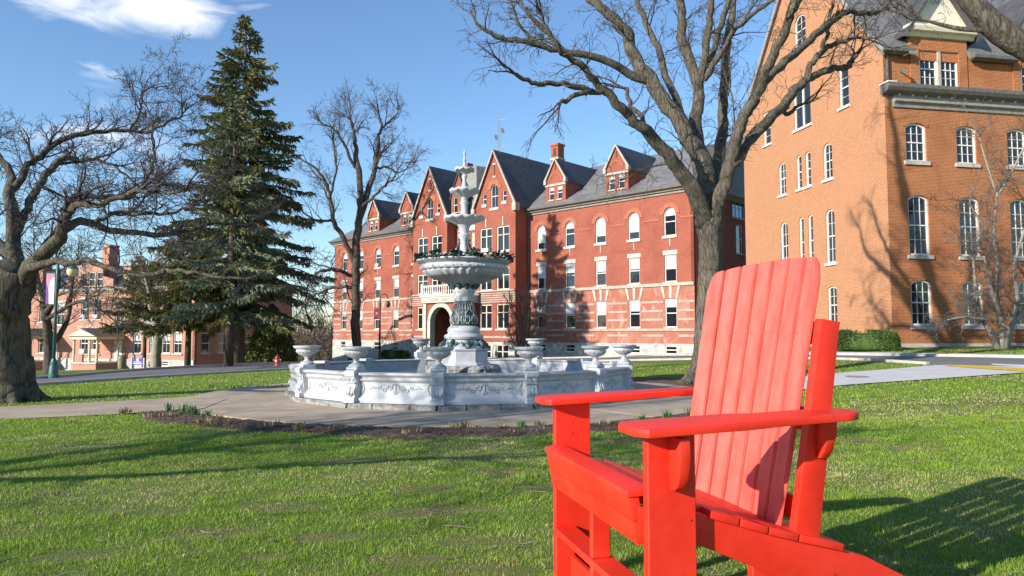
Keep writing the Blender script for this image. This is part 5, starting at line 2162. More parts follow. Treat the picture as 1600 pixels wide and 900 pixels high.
def limb_tree(name, label, limbs, Y0, P, bark_m, twig_m, seed, base_flare=None, group=None, per_m=2.2, L1=(1.0, 2.2), extra=None, spread=1.0, sides=10, roots=None, sec=None, thin=.88, crook=.0):
    """limbs: list of ([(px, py, depth offset, half width px)...], twig density factor)"""
    rr = random.Random(seed)
    p0 = limbs[0][0][0]
    b0 = at(p0[0], p0[1], Y0 + p0[2])
    root = thing(name, label, 'tree', T(b0.x, b0.y, zg(b0.x, b0.y)), group)
    tm, cm = MB(), MB()
    org = Vector((b0.x, b0.y, zg(b0.x, b0.y)))
    for (pl_, dens) in limbs:
        pts, rad = [], []
        for (px, py, dy, hwp) in pl_:
            Y = Y0 + dy
            pts.append(at(px, py, Y) - org)
            rad.append(hwp * (thin if dens > 0 else .88) * Y / FPX)
        P3, R3 = cr3(pts, rad, 6)
        off_ = Vector((0, 0, 0))
        for i in range(1, len(P3) - 1):
            off_ = off_ * .72 + rvec(rr) * crook * (1 if dens > 0 else 0)
            P3[i] = P3[i] + rvec(rr) * R3[i] * .05 + off_
            R3[i] *= rr.uniform(.975, 1.03)
        v_start = len(tm.v)
        nsd = sides if max(R3) > .06 else 7
        tm.tube(P3, R3, nsd, cap=True)
        ph_ = [rr.uniform(0, 6.28) for _ in range(4)]
        for i in range(len(P3)):
            for j in range(nsd):
                w_ = 2 * math.pi * j / nsd
                k_ = 1 + .055 * math.sin(3 * w_ + ph_[0] + i * .17) + .035 * math.sin(5 * w_ + ph_[1] - i * .23) + .03 * math.sin(2 * w_ + i * .5 + ph_[2])
                c_ = P3[i]
                v_ = Vector(tm.v[v_start + i * nsd + j])
                tm.v[v_start + i * nsd + j] = tuple(c_ + (v_ - c_) * k_)
        # twigs along the limb
        Ltot = sum((P3[i + 1] - P3[i]).length for i in range(len(P3) - 1))
        nb = int(Ltot * per_m * dens)
        for k in range(nb):
            f = (.12 + .88 * (k + rr.random()) / nb) * (len(P3) - 1)
            i = min(int(f), len(P3) - 2)
            q = P3[i].lerp(P3[i + 1], f - i)
            ax = (P3[i + 1] - P3[i]).normalized()
            side = rvec(rr)
            side = side - ax * side.dot(ax) + Vector((0, 0, P.get('lift', .2)))
            side.normalize()
            an = R(rr.uniform(30, 75))
            d = ax * math.cos(an) + side * math.sin(an)
            rloc = R3[i]
            L = rr.uniform(*L1)
            grow(cm, q, d, min(rloc * .55, P['r1'] * rr.uniform(.7, 1.3)), L, 0, rr, P)
        if sec and dens > 0:
            for k in range(int(Ltot * sec[0] * dens + .5)):
                f = (.2 + .8 * rr.random()) * (len(P3) - 1)
                i = min(int(f), len(P3) - 2)
                ax = (P3[i + 1] - P3[i]).normalized()
                side = rvec(rr)
                side = (side - ax * side.dot(ax) + Vector((0, 0, .25))).normalized()
                an = R(rr.uniform(28, 62))
                grow(cm, P3[i].lerp(P3[i + 1], f - i), ax * math.cos(an) + side * math.sin(an), min(R3[i] * .6, sec[2] * rr.uniform(.7, 1.25)), rr.uniform(*sec[1]), 0, rr, sec[3])
        # the limb's tip carries on
        ax = (P3[-1] - P3[-2]).normalized()
        if dens > 0:
            for k in range(3):
                grow(cm, P3[-1], (ax + rvec(rr) * .45), min(R3[-1], P['r1'] * 1.4), rr.uniform(*L1) * 1.25, 0, rr, P)
    if roots:
        for k in range(roots[0]):
            a = 2 * math.pi * k / roots[0] + rr.uniform(-.3, .3)
            r0 = roots[1]
            q = [Vector((math.cos(a) * r0 * .35, math.sin(a) * r0 * .35, roots[2])), Vector((math.cos(a) * r0 * .75, math.sin(a) * r0 * .75, roots[2] * .4)), Vector((math.cos(a) * r0 * 1.25, math.sin(a) * r0 * 1.25, .02)), Vector((math.cos(a) * r0 * 1.8, math.sin(a) * r0 * 1.8, -.12))]
            c3, r3 = cr3(q, [r0 * .34, r0 * .3, r0 * .2, r0 * .08], 4)
            tm.tube(c3, r3, 8)
    tm.build('trunk', bark_m, root, smooth='all', fix=False)
    cr_ = cm.build('crown', twig_m, root, smooth='all', fix=False)
    return root


def sec_params(rmin, up=.06, wob=.34):
    return dict(segs=[8, 6, 4, 3], wob=[wob * .8, wob, wob * 1.1, wob * 1.1], up=[up, up * .7, up * .3, 0], taper=.8, sides=[6, 4, 3, 3], kids=[6, 5, 4], start=.18, ang=(25, 65), rk=.6, lk=(.4, .65), rmin=rmin, r1=.03, lift=.3)


PL = dict(segs=[5, 4, 3], wob=[.38, .42, .4], up=[.05, .03, .0], taper=.72, sides=[4, 3, 3], kids=[6, 5], start=.15, ang=(28, 70), rk=.62, lk=(.42, .7), rmin=.0045, r1=.020, lift=.2)
limb_tree('gnarled_tree', 'gnarled leafless tree with a thick buttressed trunk at the left edge beside the path', [
    ([(6, 640, 0, 56), (6, 600, 0, 48), (6, 550, 0, 37), (7, 500, 0, 36), (18, 450, 0, 38), (27, 420, 0, 30)], 0.0),
    ([(26, 455, 0, 24), (20, 380, .5, 16), (16, 310, .9, 13), (11, 262, 1.2, 9), (-10, 235, 1.5, 6), (-40, 215, 1.6, 3)], .9),
    ([(42, 440, 0, 24), (62, 405, -.4, 19), (92, 365, -.8, 15), (110, 340, -1.0, 10), (128, 322, -1.2, 8), (165, 316, -1.5, 7), (225, 300, -1.8, 5), (290, 296, -2.0, 3)], 1.0),
    ([(30, 440, 0, 16), (28, 384, .6, 12), (42, 333, 1.0, 10), (63, 283, 1.4, 9), (97, 253, 1.8, 8), (127, 249, 2.0, 5), (172, 258, 2.2, 3.5), (215, 290, 2.4, 2.5)], 1.1),
    ([(16, 300, .9, 10), (40, 262, 1.3, 8.5), (68, 240, 1.6, 7.5), (118, 213, 2.0, 6.5), (177, 204, 2.4, 5), (236, 202, 2.6, 3.5), (285, 178, 2.8, 2.2)], 1.5),
    ([(200, 203, 2.5, 3.6), (222, 170, 2.3, 3), (230, 145, 2.2, 2.2), (255, 135, 2.1, 1.4)], 1.5),
    ([(95, 360, -.9, 16), (105, 315, -.6, 10), (140, 302, -.3, 7), (200, 304, 0, 5.5), (232, 280, .2, 4.2), (240, 235, .3, 3), (239, 195, .4, 2)], 1.3),
    ([(72, 392, 1.0, 17), (120, 350, 1.8, 11), (180, 362, 2.6, 8), (260, 368, 3.4, 6), (330, 350, 4.0, 3.5), (380, 352, 4.5, 2)], .6),
    ([(44, 420, -.8, 13), (90, 413, -1.4, 8), (125, 411, -1.8, 7), (168, 417, -2.2, 6.5), (220, 422, -2.6, 6), (270, 420, -3.0, 5), (330, 428, -3.4, 4), (400, 424, -3.8, 2.4), (450, 418, -4.0, 1.4)], .3),
    ([(150, 346, -1.4, 6), (200, 330, -1.2, 5), (260, 333, -1.0, 4), (320, 315, -.8, 2.4)], 1.2),
    ([(28, 500, 0, 15), (-10, 470, -1.2, 12), (-60, 430, -2, 9), (-140, 380, -3, 6), (-220, 360, -4, 3)], .5),
    ([(24, 420, .6, 15), (-14, 360, 1.5, 11), (-60, 300, 2.4, 8), (-120, 270, 3.2, 5), (-160, 250, 3.6, 3)], .7),
], 16.6, PL, MT['bark_left'], MT['twig'], 21, per_m=2.6, L1=(.5, 1.2), sides=18, roots=(9, .62, .75), sec=(.95, (.8, 1.6), .045, sec_params(.0045, .015, .42)), thin=.60, crook=.05)

PR = dict(segs=[6, 4, 3], wob=[.30, .36, .4], up=[.02, -.03, -.06], taper=.75, sides=[5, 3, 3], kids=[4, 3], start=.2, ang=(25, 65), rk=.55, lk=(.4, .75), rmin=.0055, r1=.024, lift=.25)
BT = 21.6
limb_tree('spreading_tree', 'tall leafless tree with many heavy limbs rising behind the red chair', [
    ([(1104, 600, 0, 33), (1106, 555, 0, 26), (1107, 480, 0, 20.5), (1110, 420, 0, 19.5), (1110, 380, 0, 20), (1108, 340, 0, 23), (1108, 310, 0, 17)], 0.0),
    ([(1100, 350, 0, 20), (1088, 300, -.6, 17), (1064, 262, -1.0, 15), (1024, 221, -1.4, 13), (990, 191, -1.8, 11), (960, 157, -2.2, 9.5), (930, 124, -2.6, 8), (899, 96, -3.0, 6.5), (872, 72, -3.3, 5), (850, 36, -3.6, 3), (838, 0, -4, 2)], .8),
    ([(955, 152, -2.2, 7), (922, 141, -2.6, 6.4), (877, 133, -3.0, 5.6), (840, 131, -3.3, 5), (806, 116, -3.6, 4.2)], .35),
    ([(925, 143, -2.5, 5.5), (900, 150, -2.9, 5), (877, 159, -3.1, 4.4)], .1),
    ([(1108, 320, 0, 20), (1092, 250, .5, 18), (1062, 195, .8, 17), (1035, 157, 1.0, 16), (1012, 120, 1.2, 14), (990, 82, 1.4, 13), (975, 49, 1.6, 12), (945, 20, 1.8, 10), (915, -10, 2.0, 8), (870, -60, 2.2, 6), (850, -120, 2.4, 3)], .7),
    ([(1018, 128, 1.2, 9), (967, 105, 0.8, 8), (911, 90, .5, 7.5), (862, 77, .2, 6.5), (810, 62, 0, 5.5), (780, 56, -.2, 5), (742, 31, -.4, 3.2)], .9),
    ([(880, 82, .3, 6), (862, 56, .5, 5), (838, 32, .6, 4.5), (815, 5, .8, 3)], 1.0),
    ([(838, 71, .1, 4), (815, 40, .4, 3), (800, 0, .6, 2.4), (770, -50, .8, 1.6)], 1.2),
    ([(1072, 205, .8, 9), (1050, 150, 1.6, 8), (1028, 85, 2.2, 7), (1005, 30, 2.6, 6), (985, -20, 3, 5), (960, -90, 3.4, 3)], .7),
    ([(1112, 320, .2, 20), (1092, 262, .8, 15), (1090, 200, 1.2, 13), (1091, 142, 1.5, 12), (1083, 94, 1.8, 11), (1068, 49, 2.1, 10), (1064, 0, 2.4, 9), (1050, -70, 2.8, 6), (1040, -150, 3, 3)], .7),
    ([(1091, 150, 1.5, 9), (1096, 105, 1.1, 8), (1102, 56, .8, 7.5), (1110, 0, .6, 7), (1122, -70, .4, 5), (1120, -140, .2, 3)], .7),
    ([(1098, 112, 1.2, 7), (1122, 55, 1.6, 6.5), (1136, 0, 2.0, 6), (1150, -60, 2.3, 4)], .8),
    ([(1100, 125, 1.2, 7), (1130, 73, .4, 6), (1160, 38, -.2, 5), (1200, 8, -.6, 4), (1260, -30, -1, 2.6)], .9),
    ([(1112, 360, 0, 19), (1124, 318, -.4, 15), (1136, 275, -.7, 14), (1150, 225, -1.0, 13), (1164, 180, -1.3, 12), (1183, 140, -1.5, 11), (1204, 92, -1.8, 10), (1226, 45, -2.1, 9), (1250, 0, -2.4, 8), (1300, -70, -2.8, 5), (1340, -130, -3, 3)], .7),
    ([(1142, 258, -.8, 12), (1162, 236, -.6, 12), (1190, 198, -.3, 11.5), (1218, 168, 0, 10.5), (1245, 140, .3, 9.5), (1266, 124, .5, 8), (1302, 108, .8, 6.5), (1326, 103, 1.0, 6), (1334, 90, 1.1, 5), (1344, 78, 1.2, 3.8)], .5),
    ([(1222, 172, .2, 5), (1236, 176, .4, 4.2), (1254, 163, .6, 3)], .3),
    ([(1258, 128, .4, 7), (1274, 96, .4, 6.4), (1286, 80, .4, 6), (1312, 68, .4, 5), (1341, 58, .4, 3.6)], .6),
    ([(1288, 80, .4, 5), (1292, 55, .3, 4.4), (1296, 25, .2, 3.6), (1310, -20, 0, 2.4)], .9),
    ([(1182, 146, -1.4, 9), (1227, 98, -.8, 9), (1272, 56, -.2, 8), (1302, 28, .2, 7), (1324, 14, .5, 6), (1350, 20, .8, 5), (1378, 14, 1.0, 3.6), (1395, -20, 1.2, 2.5)], .7),
    ([(1010, 204, -1.3, 6), (1000, 178, -1.0, 5), (984, 160, -.8, 4.6), (976, 138, -.6, 4)], .6),
    ([(1108, 320, .3, 15), (1125, 240, 2.0, 12), (1130, 150, 3.4, 10), (1140, 60, 4.6, 8), (1150, -40, 5.5, 6), (1150, -140, 6, 3)], .7),
], BT, PR, MT['bark_right'], MT['bark_right'], 5, per_m=1.9, L1=(.5, 1.5), sides=16, roots=(7, .58, .7), sec=(.34, (1.2, 2.8), .036, sec_params(.0055, .02, .34)), thin=.74, crook=.05)

PM = dict(segs=[5, 4, 3], wob=[.25, .32, .35], up=[.05, .03, .02], taper=.72, sides=[4, 3, 3], kids=[5, 4], start=.15, ang=(25, 60), rk=.6, lk=(.42, .72), rmin=.010, r1=.05, lift=.3)
limb_tree('bare_tree', 'tall slender leafless tree standing in front of the left wing of the red hall', [
    ([(557, 572, 0, 13), (556, 545, 0, 11), (556, 480, 0, 10.5), (556, 410, 0, 10), (561, 350, 0, 9), (562, 300, 0, 8), (560, 255, 0, 7), (555, 225, 0, 5), (553, 200, 0, 3), (545, 185, 0, 1.6)], .9),
    ([(561, 350, 0, 8), (575, 300, .5, 7), (585, 260, .9, 6), (592, 220, 1.2, 4.6), (596, 200, 1.5, 3), (592, 178, 1.7, 1.6)], 1.1),
    ([(554, 410, 0, 7), (535, 370, -1.0, 6), (520, 340, -1.8, 5.4), (512, 300, -2.4, 4), (500, 270, -3, 3), (470, 248, -3.6, 2), (447, 232, -4, 1.2)], 1.0),
    ([(550, 430, 0, 5), (530, 420, -1, 4.6), (512, 421, -1.8, 4), (492, 430, -2.4, 3.2), (478, 452, -3, 2.2), (480, 490, -3.2, 1.2)], .8),
    ([(548, 450, 0, 4.4), (520, 450, 1.2, 3.6), (495, 460, 2, 2.6), (478, 475, 2.4, 1.4)], .8),
    ([(556, 262, 0, 4.6), (540, 225, -1, 3.4), (522, 200, -1.6, 2.4), (500, 190, -2, 1.4)], 1.1),
    ([(515, 310, -2.2, 3.4), (525, 260, -3, 2.6), (520, 220, -3.6, 1.8)], 1.1),
    ([(586, 262, .9, 3.4), (606, 262, 1.6, 2.4), (625, 270, 2.2, 1.6), (646, 258, 2.6, 1)], 1.1),
    ([(594, 205, 1.2, 2.8), (612, 190, 1.8, 2.2), (622, 172, 2.2, 1.2)], 1.2),
    ([(563, 330, 0, 4.4), (590, 300, -1.4, 3.4), (612, 280, -2.2, 2.2), (630, 255, -2.8, 1.2)], 1.0),
    ([(520, 345, -1.8, 3.4), (490, 345, -2.8, 2.6), (460, 320, -3.6, 1.6), (445, 290, -4, 1)], 1.0),
], 71.5, PM, MT['bark_mid'], MT['bark_mid'], 9, per_m=.7, L1=(1.0, 2.4), sides=9, roots=(6, .7, .8), sec=(.36, (2.0, 4.6), .10, sec_params(.010, .06, .3)), thin=.64, crook=.12)

PS = dict(segs=[4, 4, 3], wob=[.3, .35, .4], up=[.04, .02, .0], taper=.7, sides=[4, 3, 3], kids=[6, 5], start=.15, ang=(25, 65), rk=.6, lk=(.42, .7), rmin=.009, r1=.03, lift=.3)
limb_tree('ornamental_tree', 'small pale-barked bare tree beside the blue sign in front of the rose brick hall', [
    ([(243, 577, 0, 9), (244, 545, 0, 8), (247, 520, 0, 8.5), (246, 508, 0, 8)], 0),
    ([(246, 515, 0, 6), (238, 490, 0, 4.5), (234, 470, -.4, 4), (232, 450, -.8, 3.2), (224, 425, -1.2, 2)], 1.2),
    ([(249, 512, 0, 6), (262, 498, .4, 4.5), (275, 480, .8, 4), (284, 462, 1.2, 3.2), (300, 448, 1.6, 2)], 1.2),
    ([(250, 525, 0, 5), (262, 519, -.5, 3.4), (275, 513, -.8, 2.6), (290, 505, -1.2, 1.6)], 1.0),
    ([(246, 510, 0, 5), (255, 480, 1, 3.6), (262, 450, 1.6, 2.6), (258, 425, 2, 1.6)], 1.3),
    ([(244, 510, 0, 4), (222, 500, 1, 3), (200, 492, 1.6, 1.8)], 1.0),
], 47.0, PS, MT['bark_pale'], MT['twig_brown'], 31, per_m=2.2, L1=(.8, 2.0), sides=9)
limb_tree('young_tree', 'dark bare tree leaning between the lamp post and the rose brick porch', [
    ([(76, 588, 0, 10), (76, 540, 0, 8), (72, 500, 0, 7), (70, 470, 0, 6)], .3),
    ([(74, 545, 0, 6), (95, 520, .5, 4.5), (108, 490, 1, 3.5), (112, 450, 1.4, 2.5), (118, 420, 1.6, 1.5)], 1.3),
    ([(72, 490, 0, 6), (84, 470, -1, 4), (92, 440, -1.5, 3), (90, 410, -2, 2)], 1.2),
    ([(70, 475, 0, 5), (60, 440, .5, 3.6), (55, 400, 1, 2.4)], 1.2),
    ([(72, 500, 0, 4), (120, 472, -1.5, 3), (150, 480, -2, 2), (178, 500, -2.4, 1.2)], 1.2),
], 36.0, PS, MT['bark_mid'], MT['twig'], 33, per_m=1.8, L1=(.8, 2.0), sides=8)

# tree and shrub against the right-hand building
PB = dict(segs=[5, 4, 3], wob=[.35, .4, .4], up=[.03, .0, .0], taper=.72, sides=[4, 3, 3], kids=[6, 5], start=.12, ang=(25, 70), rk=.6, lk=(.45, .75), rmin=.006, r1=.022, lift=.15)
limb_tree('bare_shrub_tree', 'tangled many-stemmed bare shrub with pale twigs against the orange brick wall', [
    ([(1560, 548, 0, 6), (1548, 520, -.3, 4.6), (1532, 490, -.5, 3.6), (1525, 450, -.6, 2.8), (1520, 400, -.8, 1.8)], 1.3),
    ([(1564, 548, 0, 6), (1566, 510, -.2, 5), (1556, 470, -.3, 4), (1560, 420, -.4, 3.2), (1553, 370, -.4, 2.4), (1558, 300, -.5, 1.6)], 1.3),
    ([(1570, 548, 0, 6), (1580, 510, -.4, 5), (1590, 470, -.6, 4), (1585, 420, -.8, 3), (1600, 360, -1, 2)], 1.2),
    ([(1558, 500, -.2, 3.6), (1530, 498, -.8, 3), (1505, 496, -1.2, 2.2), (1480, 500, -1.5, 1.4)], 1.3),
    ([(1556, 470, -.3, 3.4), (1535, 455, -.8, 2.6), (1515, 462, -1.2, 2)], 1.4),
    ([(1558, 380, -.4, 3), (1535, 350, -.6, 2.4), (1515, 320, -.8, 1.6)], 1.3),
    ([(1572, 520, 0, 4), (1600, 490, -.8, 3), (1640, 470, -1.2, 2)], 1.2),
    ([(1556, 310, -.5, 2.4), (1580, 270, -.6, 2), (1605, 220, -.8, 1.4)], 1.3),
    ([(1556, 300, -.5, 2), (1540, 250, -.6, 1.6), (1530, 215, -.7, 1.2)], 1.2),
    ([(1566, 505, -.2, 4), (1545, 440, -1.2, 3), (1538, 400, -1.6, 2)], 1.2),
], 34.4, PB, MT['bark_pale'], MT['twig_pale'], 41, per_m=2.4, L1=(.6, 1.5), sides=7)

# bare shrub before the red hall
limb_tree('bare_bush', 'upright bare twiggy bush in front of the right gable of the red hall', [
    ([(818, 562, 0, 2.2), (812, 530, 0, 1.8), (806, 500, -.3, 1.4), (800, 480, -.5, 1)], 1.2),
    ([(820, 562, 0, 2.2), (820, 530, .2, 1.8), (818, 500, .3, 1.4), (816, 475, .4, 1)], 1.2),
    ([(822, 562, 0, 2.2), (830, 530, 0, 1.8), (838, 505, 0, 1.3), (842, 485, 0, 1)], 1.2),
    ([(816, 562, 0, 2), (802, 535, .3, 1.5), (793, 512, .5, 1)], 1.2),
    ([(823, 562, 0, 2), (840, 540, -.3, 1.5), (850, 520, -.5, 1)], 1.2),
    ([(819, 562, 0, 2), (824, 520, -.4, 1.5), (826, 480, -.6, 1)], 1.2),
], 60.5, dict(segs=[4, 3, 3], wob=[.2, .25, .3], up=[.12, .1, .08], taper=.7, sides=[3, 3, 3], kids=[5, 4], start=.15, ang=(15, 40), rk=.65, lk=(.45, .75), rmin=.010, r1=.03, lift=.5), MT['twig_brown'], MT['twig_brown'], 43, per_m=3.0, L1=(.6, 1.4), sides=5)

# two trees just outside the view: their shadows and a limb reach in
limb_tree('shade_tree', 'leafless tree outside the view at left whose branch shadows cross the lawn', [
    ([(-2900, 1400, 0, 120), (-2900, 900, 0, 100), (-2900, 400, 0, 90)], 0),
    ([(-2900, 420, 0, 70), (-2700, 0, .2, 55), (-2500, -500, .4, 40), (-2300, -1000, .5, 22)], .9),
    ([(-2900, 420, 0, 60), (-3100, -200, .3, 50), (-3200, -800, .3, 30), (-3100, -1300, .4, 15)], .9),
    ([(-2800, 200, 0, 50), (-2300, -100, -.3, 36), (-1900, -300, -.5, 20), (-1650, -420, -.6, 10)], .9),
], 3.4, PL, MT['bark_left'], MT['twig'], 51, per_m=4.0, L1=(.8, 1.8), sides=10, sec=(1.6, (1.5, 3.2), .06, sec_params(.008, .03, .4)), thin=.7, crook=.08)
limb_tree('edge_tree', 'mossy limb of a leafless tree reaching in at the top right corner', [
    ([(2150, 960, 0, 60), (2150, 700, 0, 50), (2140, 420, 0, 46), (2100, 250, 0, 46)], 0),
    ([(2110, 280, 0, 42), (1900, 190, .2, 34), (1720, 120, .4, 28), (1620, 82, .5, 24), (1560, 45, .6, 21), (1515, 0, .7, 18), (1480, -60, .8, 14), (1440, -150, .9, 8)], .25),
    ([(2110, 270, 0, 36), (2060, 60, -.4, 28), (2000, -200, -.6, 18), (1960, -420, -.8, 10)], .7),
    ([(2110, 270, 0, 36), (2250, 60, .6, 28), (2300, -200, 1, 18), (2350, -420, 1.2, 10)], .7),
    ([(1560, 47, .6, 6), (1500, 45, .8, 4), (1440, 30, 1, 2.4)], .8),
], 11.0, PR, MT['bark_right'], MT['bark_right'], 53, per_m=1.6, L1=(.7, 1.6), sides=14)


# ------------------------------------------------------------------ evergreens
def leaf_quads(mb, c, d, L, w, rr, crossed=True, m=0):
    d = d.normalized()
    s_ = d.cross(rvec(rr))
    if s_.length < 1e-3:
        s_ = d.orthogonal()
    s_.normalize()
    t_ = d.cross(s_)
    for q in ((s_, t_) if crossed else (s_,)):
        a = c + d * L * .38
        mb.add([c, a + q * w * .5, c + d * L, a - q * w * .5], [(0, 1, 2, 3)], m)


def conifer(name, label, px, Y, ztop_py, prof, nbr, mats, seed, dens=1.0, low=.08, droop=.25, trunk_r=.3, lean=0.0, size=1.0, group=None):
    """prof: list of (fraction of height, branch length)"""
    rr = random.Random(seed)
    b = at(px, 540, Y)
    gz = zg(b.x, b.y)
    top = at(px, ztop_py, Y)
    Hh = top.z - gz
    root = thing(name, label, 'tree', T(b.x, b.y, gz), group)
    tm = MB()
    tm.tube([(0, 0, -.3), (0, 0, Hh * .3), (.05, 0, Hh * .7), (0, 0, Hh)], [trunk_r * 1.1, trunk_r * .85, trunk_r * .4, .03], 9)
    cm = MB()
    ps = np.array(prof)
    for k in range(nbr):
        f = low + (1 - low) * ((k + rr.random()) / nbr) ** .9
        h = f * Hh
        Lb = float(np.interp(f, ps[:, 0], ps[:, 1])) * rr.uniform(.65, 1.2)
        az = rr.uniform(0, 2 * math.pi)
        out = Vector((math.cos(az), math.sin(az), 0))
        ns = 8
        pts = []
        r0 = .06 * (1 - f) + .015
        up0 = rr.uniform(-.05, .25) + .35 * max(0, f - .75) * 3
        for i in range(ns + 1):
            t = i / ns
            z = h + Lb * (up0 * t - droop * t * t * (1.6 - f) + .16 * t ** 4)
            side = Vector((-out.y, out.x, 0)) * math.sin(t * 2.5 + az * 3) * .06 * Lb
            pts.append(out * (Lb * t) + side + Vector((0, 0, z)))
        tm.tube(pts, [r0 * (1 - .85 * i / ns) for i in range(ns + 1)], 4, cap=False)
        nst = max(4, int(Lb * 9 * dens))
        bias = rr.random()
        for i in range(nst):
            t = .12 + .88 * (i + rr.random()) / nst
            fi = t * ns
            j = min(int(fi), ns - 1)
            q = pts[j].lerp(pts[j + 1], fi - j)
            ax = (pts[j + 1] - pts[j]).normalized()
            lat = Vector((-ax.y, ax.x, 0))
            for s in (-1, 1):
                tl = (.15 + .30 * (1 - t) * min(1.0, Lb / 3)) * rr.uniform(.6, 1.5) * size * 1.6
                dv = (ax * rr.uniform(.3, .9) + lat * s * rr.uniform(.3, 1.0) + Vector((0, 0, -rr.uniform(.15, .9)))).normalized()
                m_ = 0
                if len(mats) > 1 and rr.random() < (.75 if bias > .55 else .15):
                    m_ = 1
                nsub = 1 + int(tl / .26)
                for u in range(nsub):
                    c0 = q + dv * (tl * u / nsub)
                    leaf_quads(cm, c0, dv + rvec(rr) * .45 + Vector((0, 0, -.25)), rr.uniform(.24, .48) * size, rr.uniform(.055, .12) * size, rr, True, m_)
            leaf_quads(cm, q, ax + rvec(rr) * .4, rr.uniform(.25, .45) * size, .14 * size, rr, True, 0)
    tm.build('trunk', MT['bark_spruce'], root, smooth='all', fix=False)
    cm.build('crown', [MT[m_] for m_ in mats], root, fix=False)
    return root


conifer('spruce_tree', 'tall ragged dark green spruce with a pointed top left of the hall', 372, 45.7, 28,
        [(0, 4.2), (.15, 5.2), (.35, 4.9), (.55, 3.8), (.72, 2.6), (.85, 1.7), (.95, .75), (1, .2)], 225, ['needle_dark', 'needle_olive'], 3, 1.1, low=.13, droop=.34, trunk_r=.42)
conifer('blue_spruce', 'shorter blue-green spruce in front of the tall dark spruce', 358, 42.5, 150,
        [(0, 3.0), (.2, 3.4), (.45, 2.9), (.7, 2.0), (.9, 1.0), (1, .3)], 150, ['needle_blue', 'needle_olive'], 8, 1.0, low=.16, droop=.22, trunk_r=.27)
conifer('hemlock_tree', 'low dark green evergreen behind the small pale-barked tree', 294, 48, 360,
        [(0, 3.2), (.3, 4.0), (.6, 3.2), (.85, 1.8), (1, .4)], 110, ['needle_olive', 'needle_dark'], 13, 1.0, low=.28, droop=.25, trunk_r=.2)
conifer('hemlock_tree', 'olive evergreen foliage left of the small pale-barked tree before the rose brick hall', 226, 50, 405,
        [(0, 2.2), (.4, 2.9), (.8, 1.8), (1, .5)], 60, ['needle_olive', 'needle_dark'], 14, .9, low=.35, droop=.2, trunk_r=.13)


def leaf_mound(name, label, cat, c, dims, n, mat, seed, size=.12, shape='ellipsoid', core=None, group=None, rz=0):
    """clipped or conical shrub: stems inside, leaf faces through its outer shell"""
    rr = random.Random(seed)
    root = thing(name, label, cat, T(c.x, c.y, c.z) @ RZ(rz), group)
    mb = MB()
    a, b_, h = dims
    for k in range(n):
        if shape == 'cone':
            t = rr.random() ** 1.3
            an = rr.uniform(0, 2 * math.pi)
            prof_ = (1 - t) ** .75 * (1.0 if t > .12 else .75 + t * 2)
            rd = prof_ * (1 - .45 * rr.random() ** 2) * (1 + .14 * math.sin(an * 5 + t * 9) + .1 * math.sin(an * 3 - t * 17))
            p = Vector((a * rd * math.cos(an), b_ * rd * math.sin(an), .05 + h * t))
            nrm = Vector((math.cos(an), math.sin(an), .4))
        else:
            # rounded box (superellipse)
            th = rr.uniform(0, 2 * math.pi)
            ce = lambda v, e: math.copysign(abs(v) ** e, v)
            ph = math.asin(rr.uniform(-.15, 1))
            e1, e2 = .45, .35
            x = ce(math.cos(ph), e1) * ce(math.cos(th), e2)
            y = ce(math.cos(ph), e1) * ce(math.sin(th), e2)
            z = ce(math.sin(ph), e1)
            k_ = 1 - .12 * rr.random() ** 2 + .02 * math.sin(x * 9) + .02 * math.sin(y * 11 + 1)
            p = Vector((a * x * k_, b_ * y * k_, h * .08 + h * .92 * max(0, z) * k_ + (rr.uniform(0, h * .5) if z < .1 else 0)))
            nrm = Vector((x, y, z + .15))
        d = (nrm.normalized() * .8 + rvec(rr)).normalized()
        leaf_quads(mb, p, d, size * rr.uniform(.7, 1.4), size * rr.uniform(.45, .8), rr, False)
    st = MB()
    for k in range(10):
        q = Vector((rr.uniform(-.5, .5) * a, rr.uniform(-.5, .5) * b_, 0))
        st.tube([q, q * 1.1 + Vector((0, 0, h * .35)), q * (1.1 if shape != 'cone' else .5) + rvec(rr) * .1 + Vector((0, 0, h * .75))], [.03, .022, .008], 5)
    if shape != 'cone':
        co = MB()
        bm = bmesh.new()
        bmesh.ops.create_icosphere(bm, subdivisions=3, radius=1)
        for v in bm.verts:
            ce = lambda q, e: math.copysign(abs(q) ** e, q)
            v.co = Vector((a * .86 * ce(v.co.x, .5), b_ * .86 * ce(v.co.y, .5), h * .45 + h * .43 * ce(v.co.z, .5)))
        co.addbm(bm)
        co.build('inner_foliage', MT[mat], root, smooth='all')
    st.build('stems', MT['twig_brown'], root)
    mb.build('foliage', MT[mat], root, fix=False)
    return root


g = ground(424, 569)
g = Vector((at(424, 560, 49).x, 49, zg(at(424, 560, 49).x, 49)))
leaf_mound('holly_bush', 'cone-shaped glossy dark evergreen bush behind the red hydrant', 'bush', g, (1.75, 1.75, 3.9), 5200, 'holly', 5, .26, 'cone')
q = at(1347, 530, 34.6)
leaf_mound('clipped_hedge', 'clipped rounded green hedge at the corner of the orange brick building', 'hedge', Vector((q.x, q.y, zg(q.x, q.y))), (1.55, .65, 1.02), 9000, 'box_leaf', 6, .085, rz=R(-18))
q = at(617, 560, 72.5)
leaf_mound('low_hedge', 'low clipped hedge along the stone base of the red hall', 'hedge', Vector((q.x, q.y, zg(q.x, q.y))), (1.9, .6, .95), 3500, 'box_leaf', 7, .14, rz=R(-43))

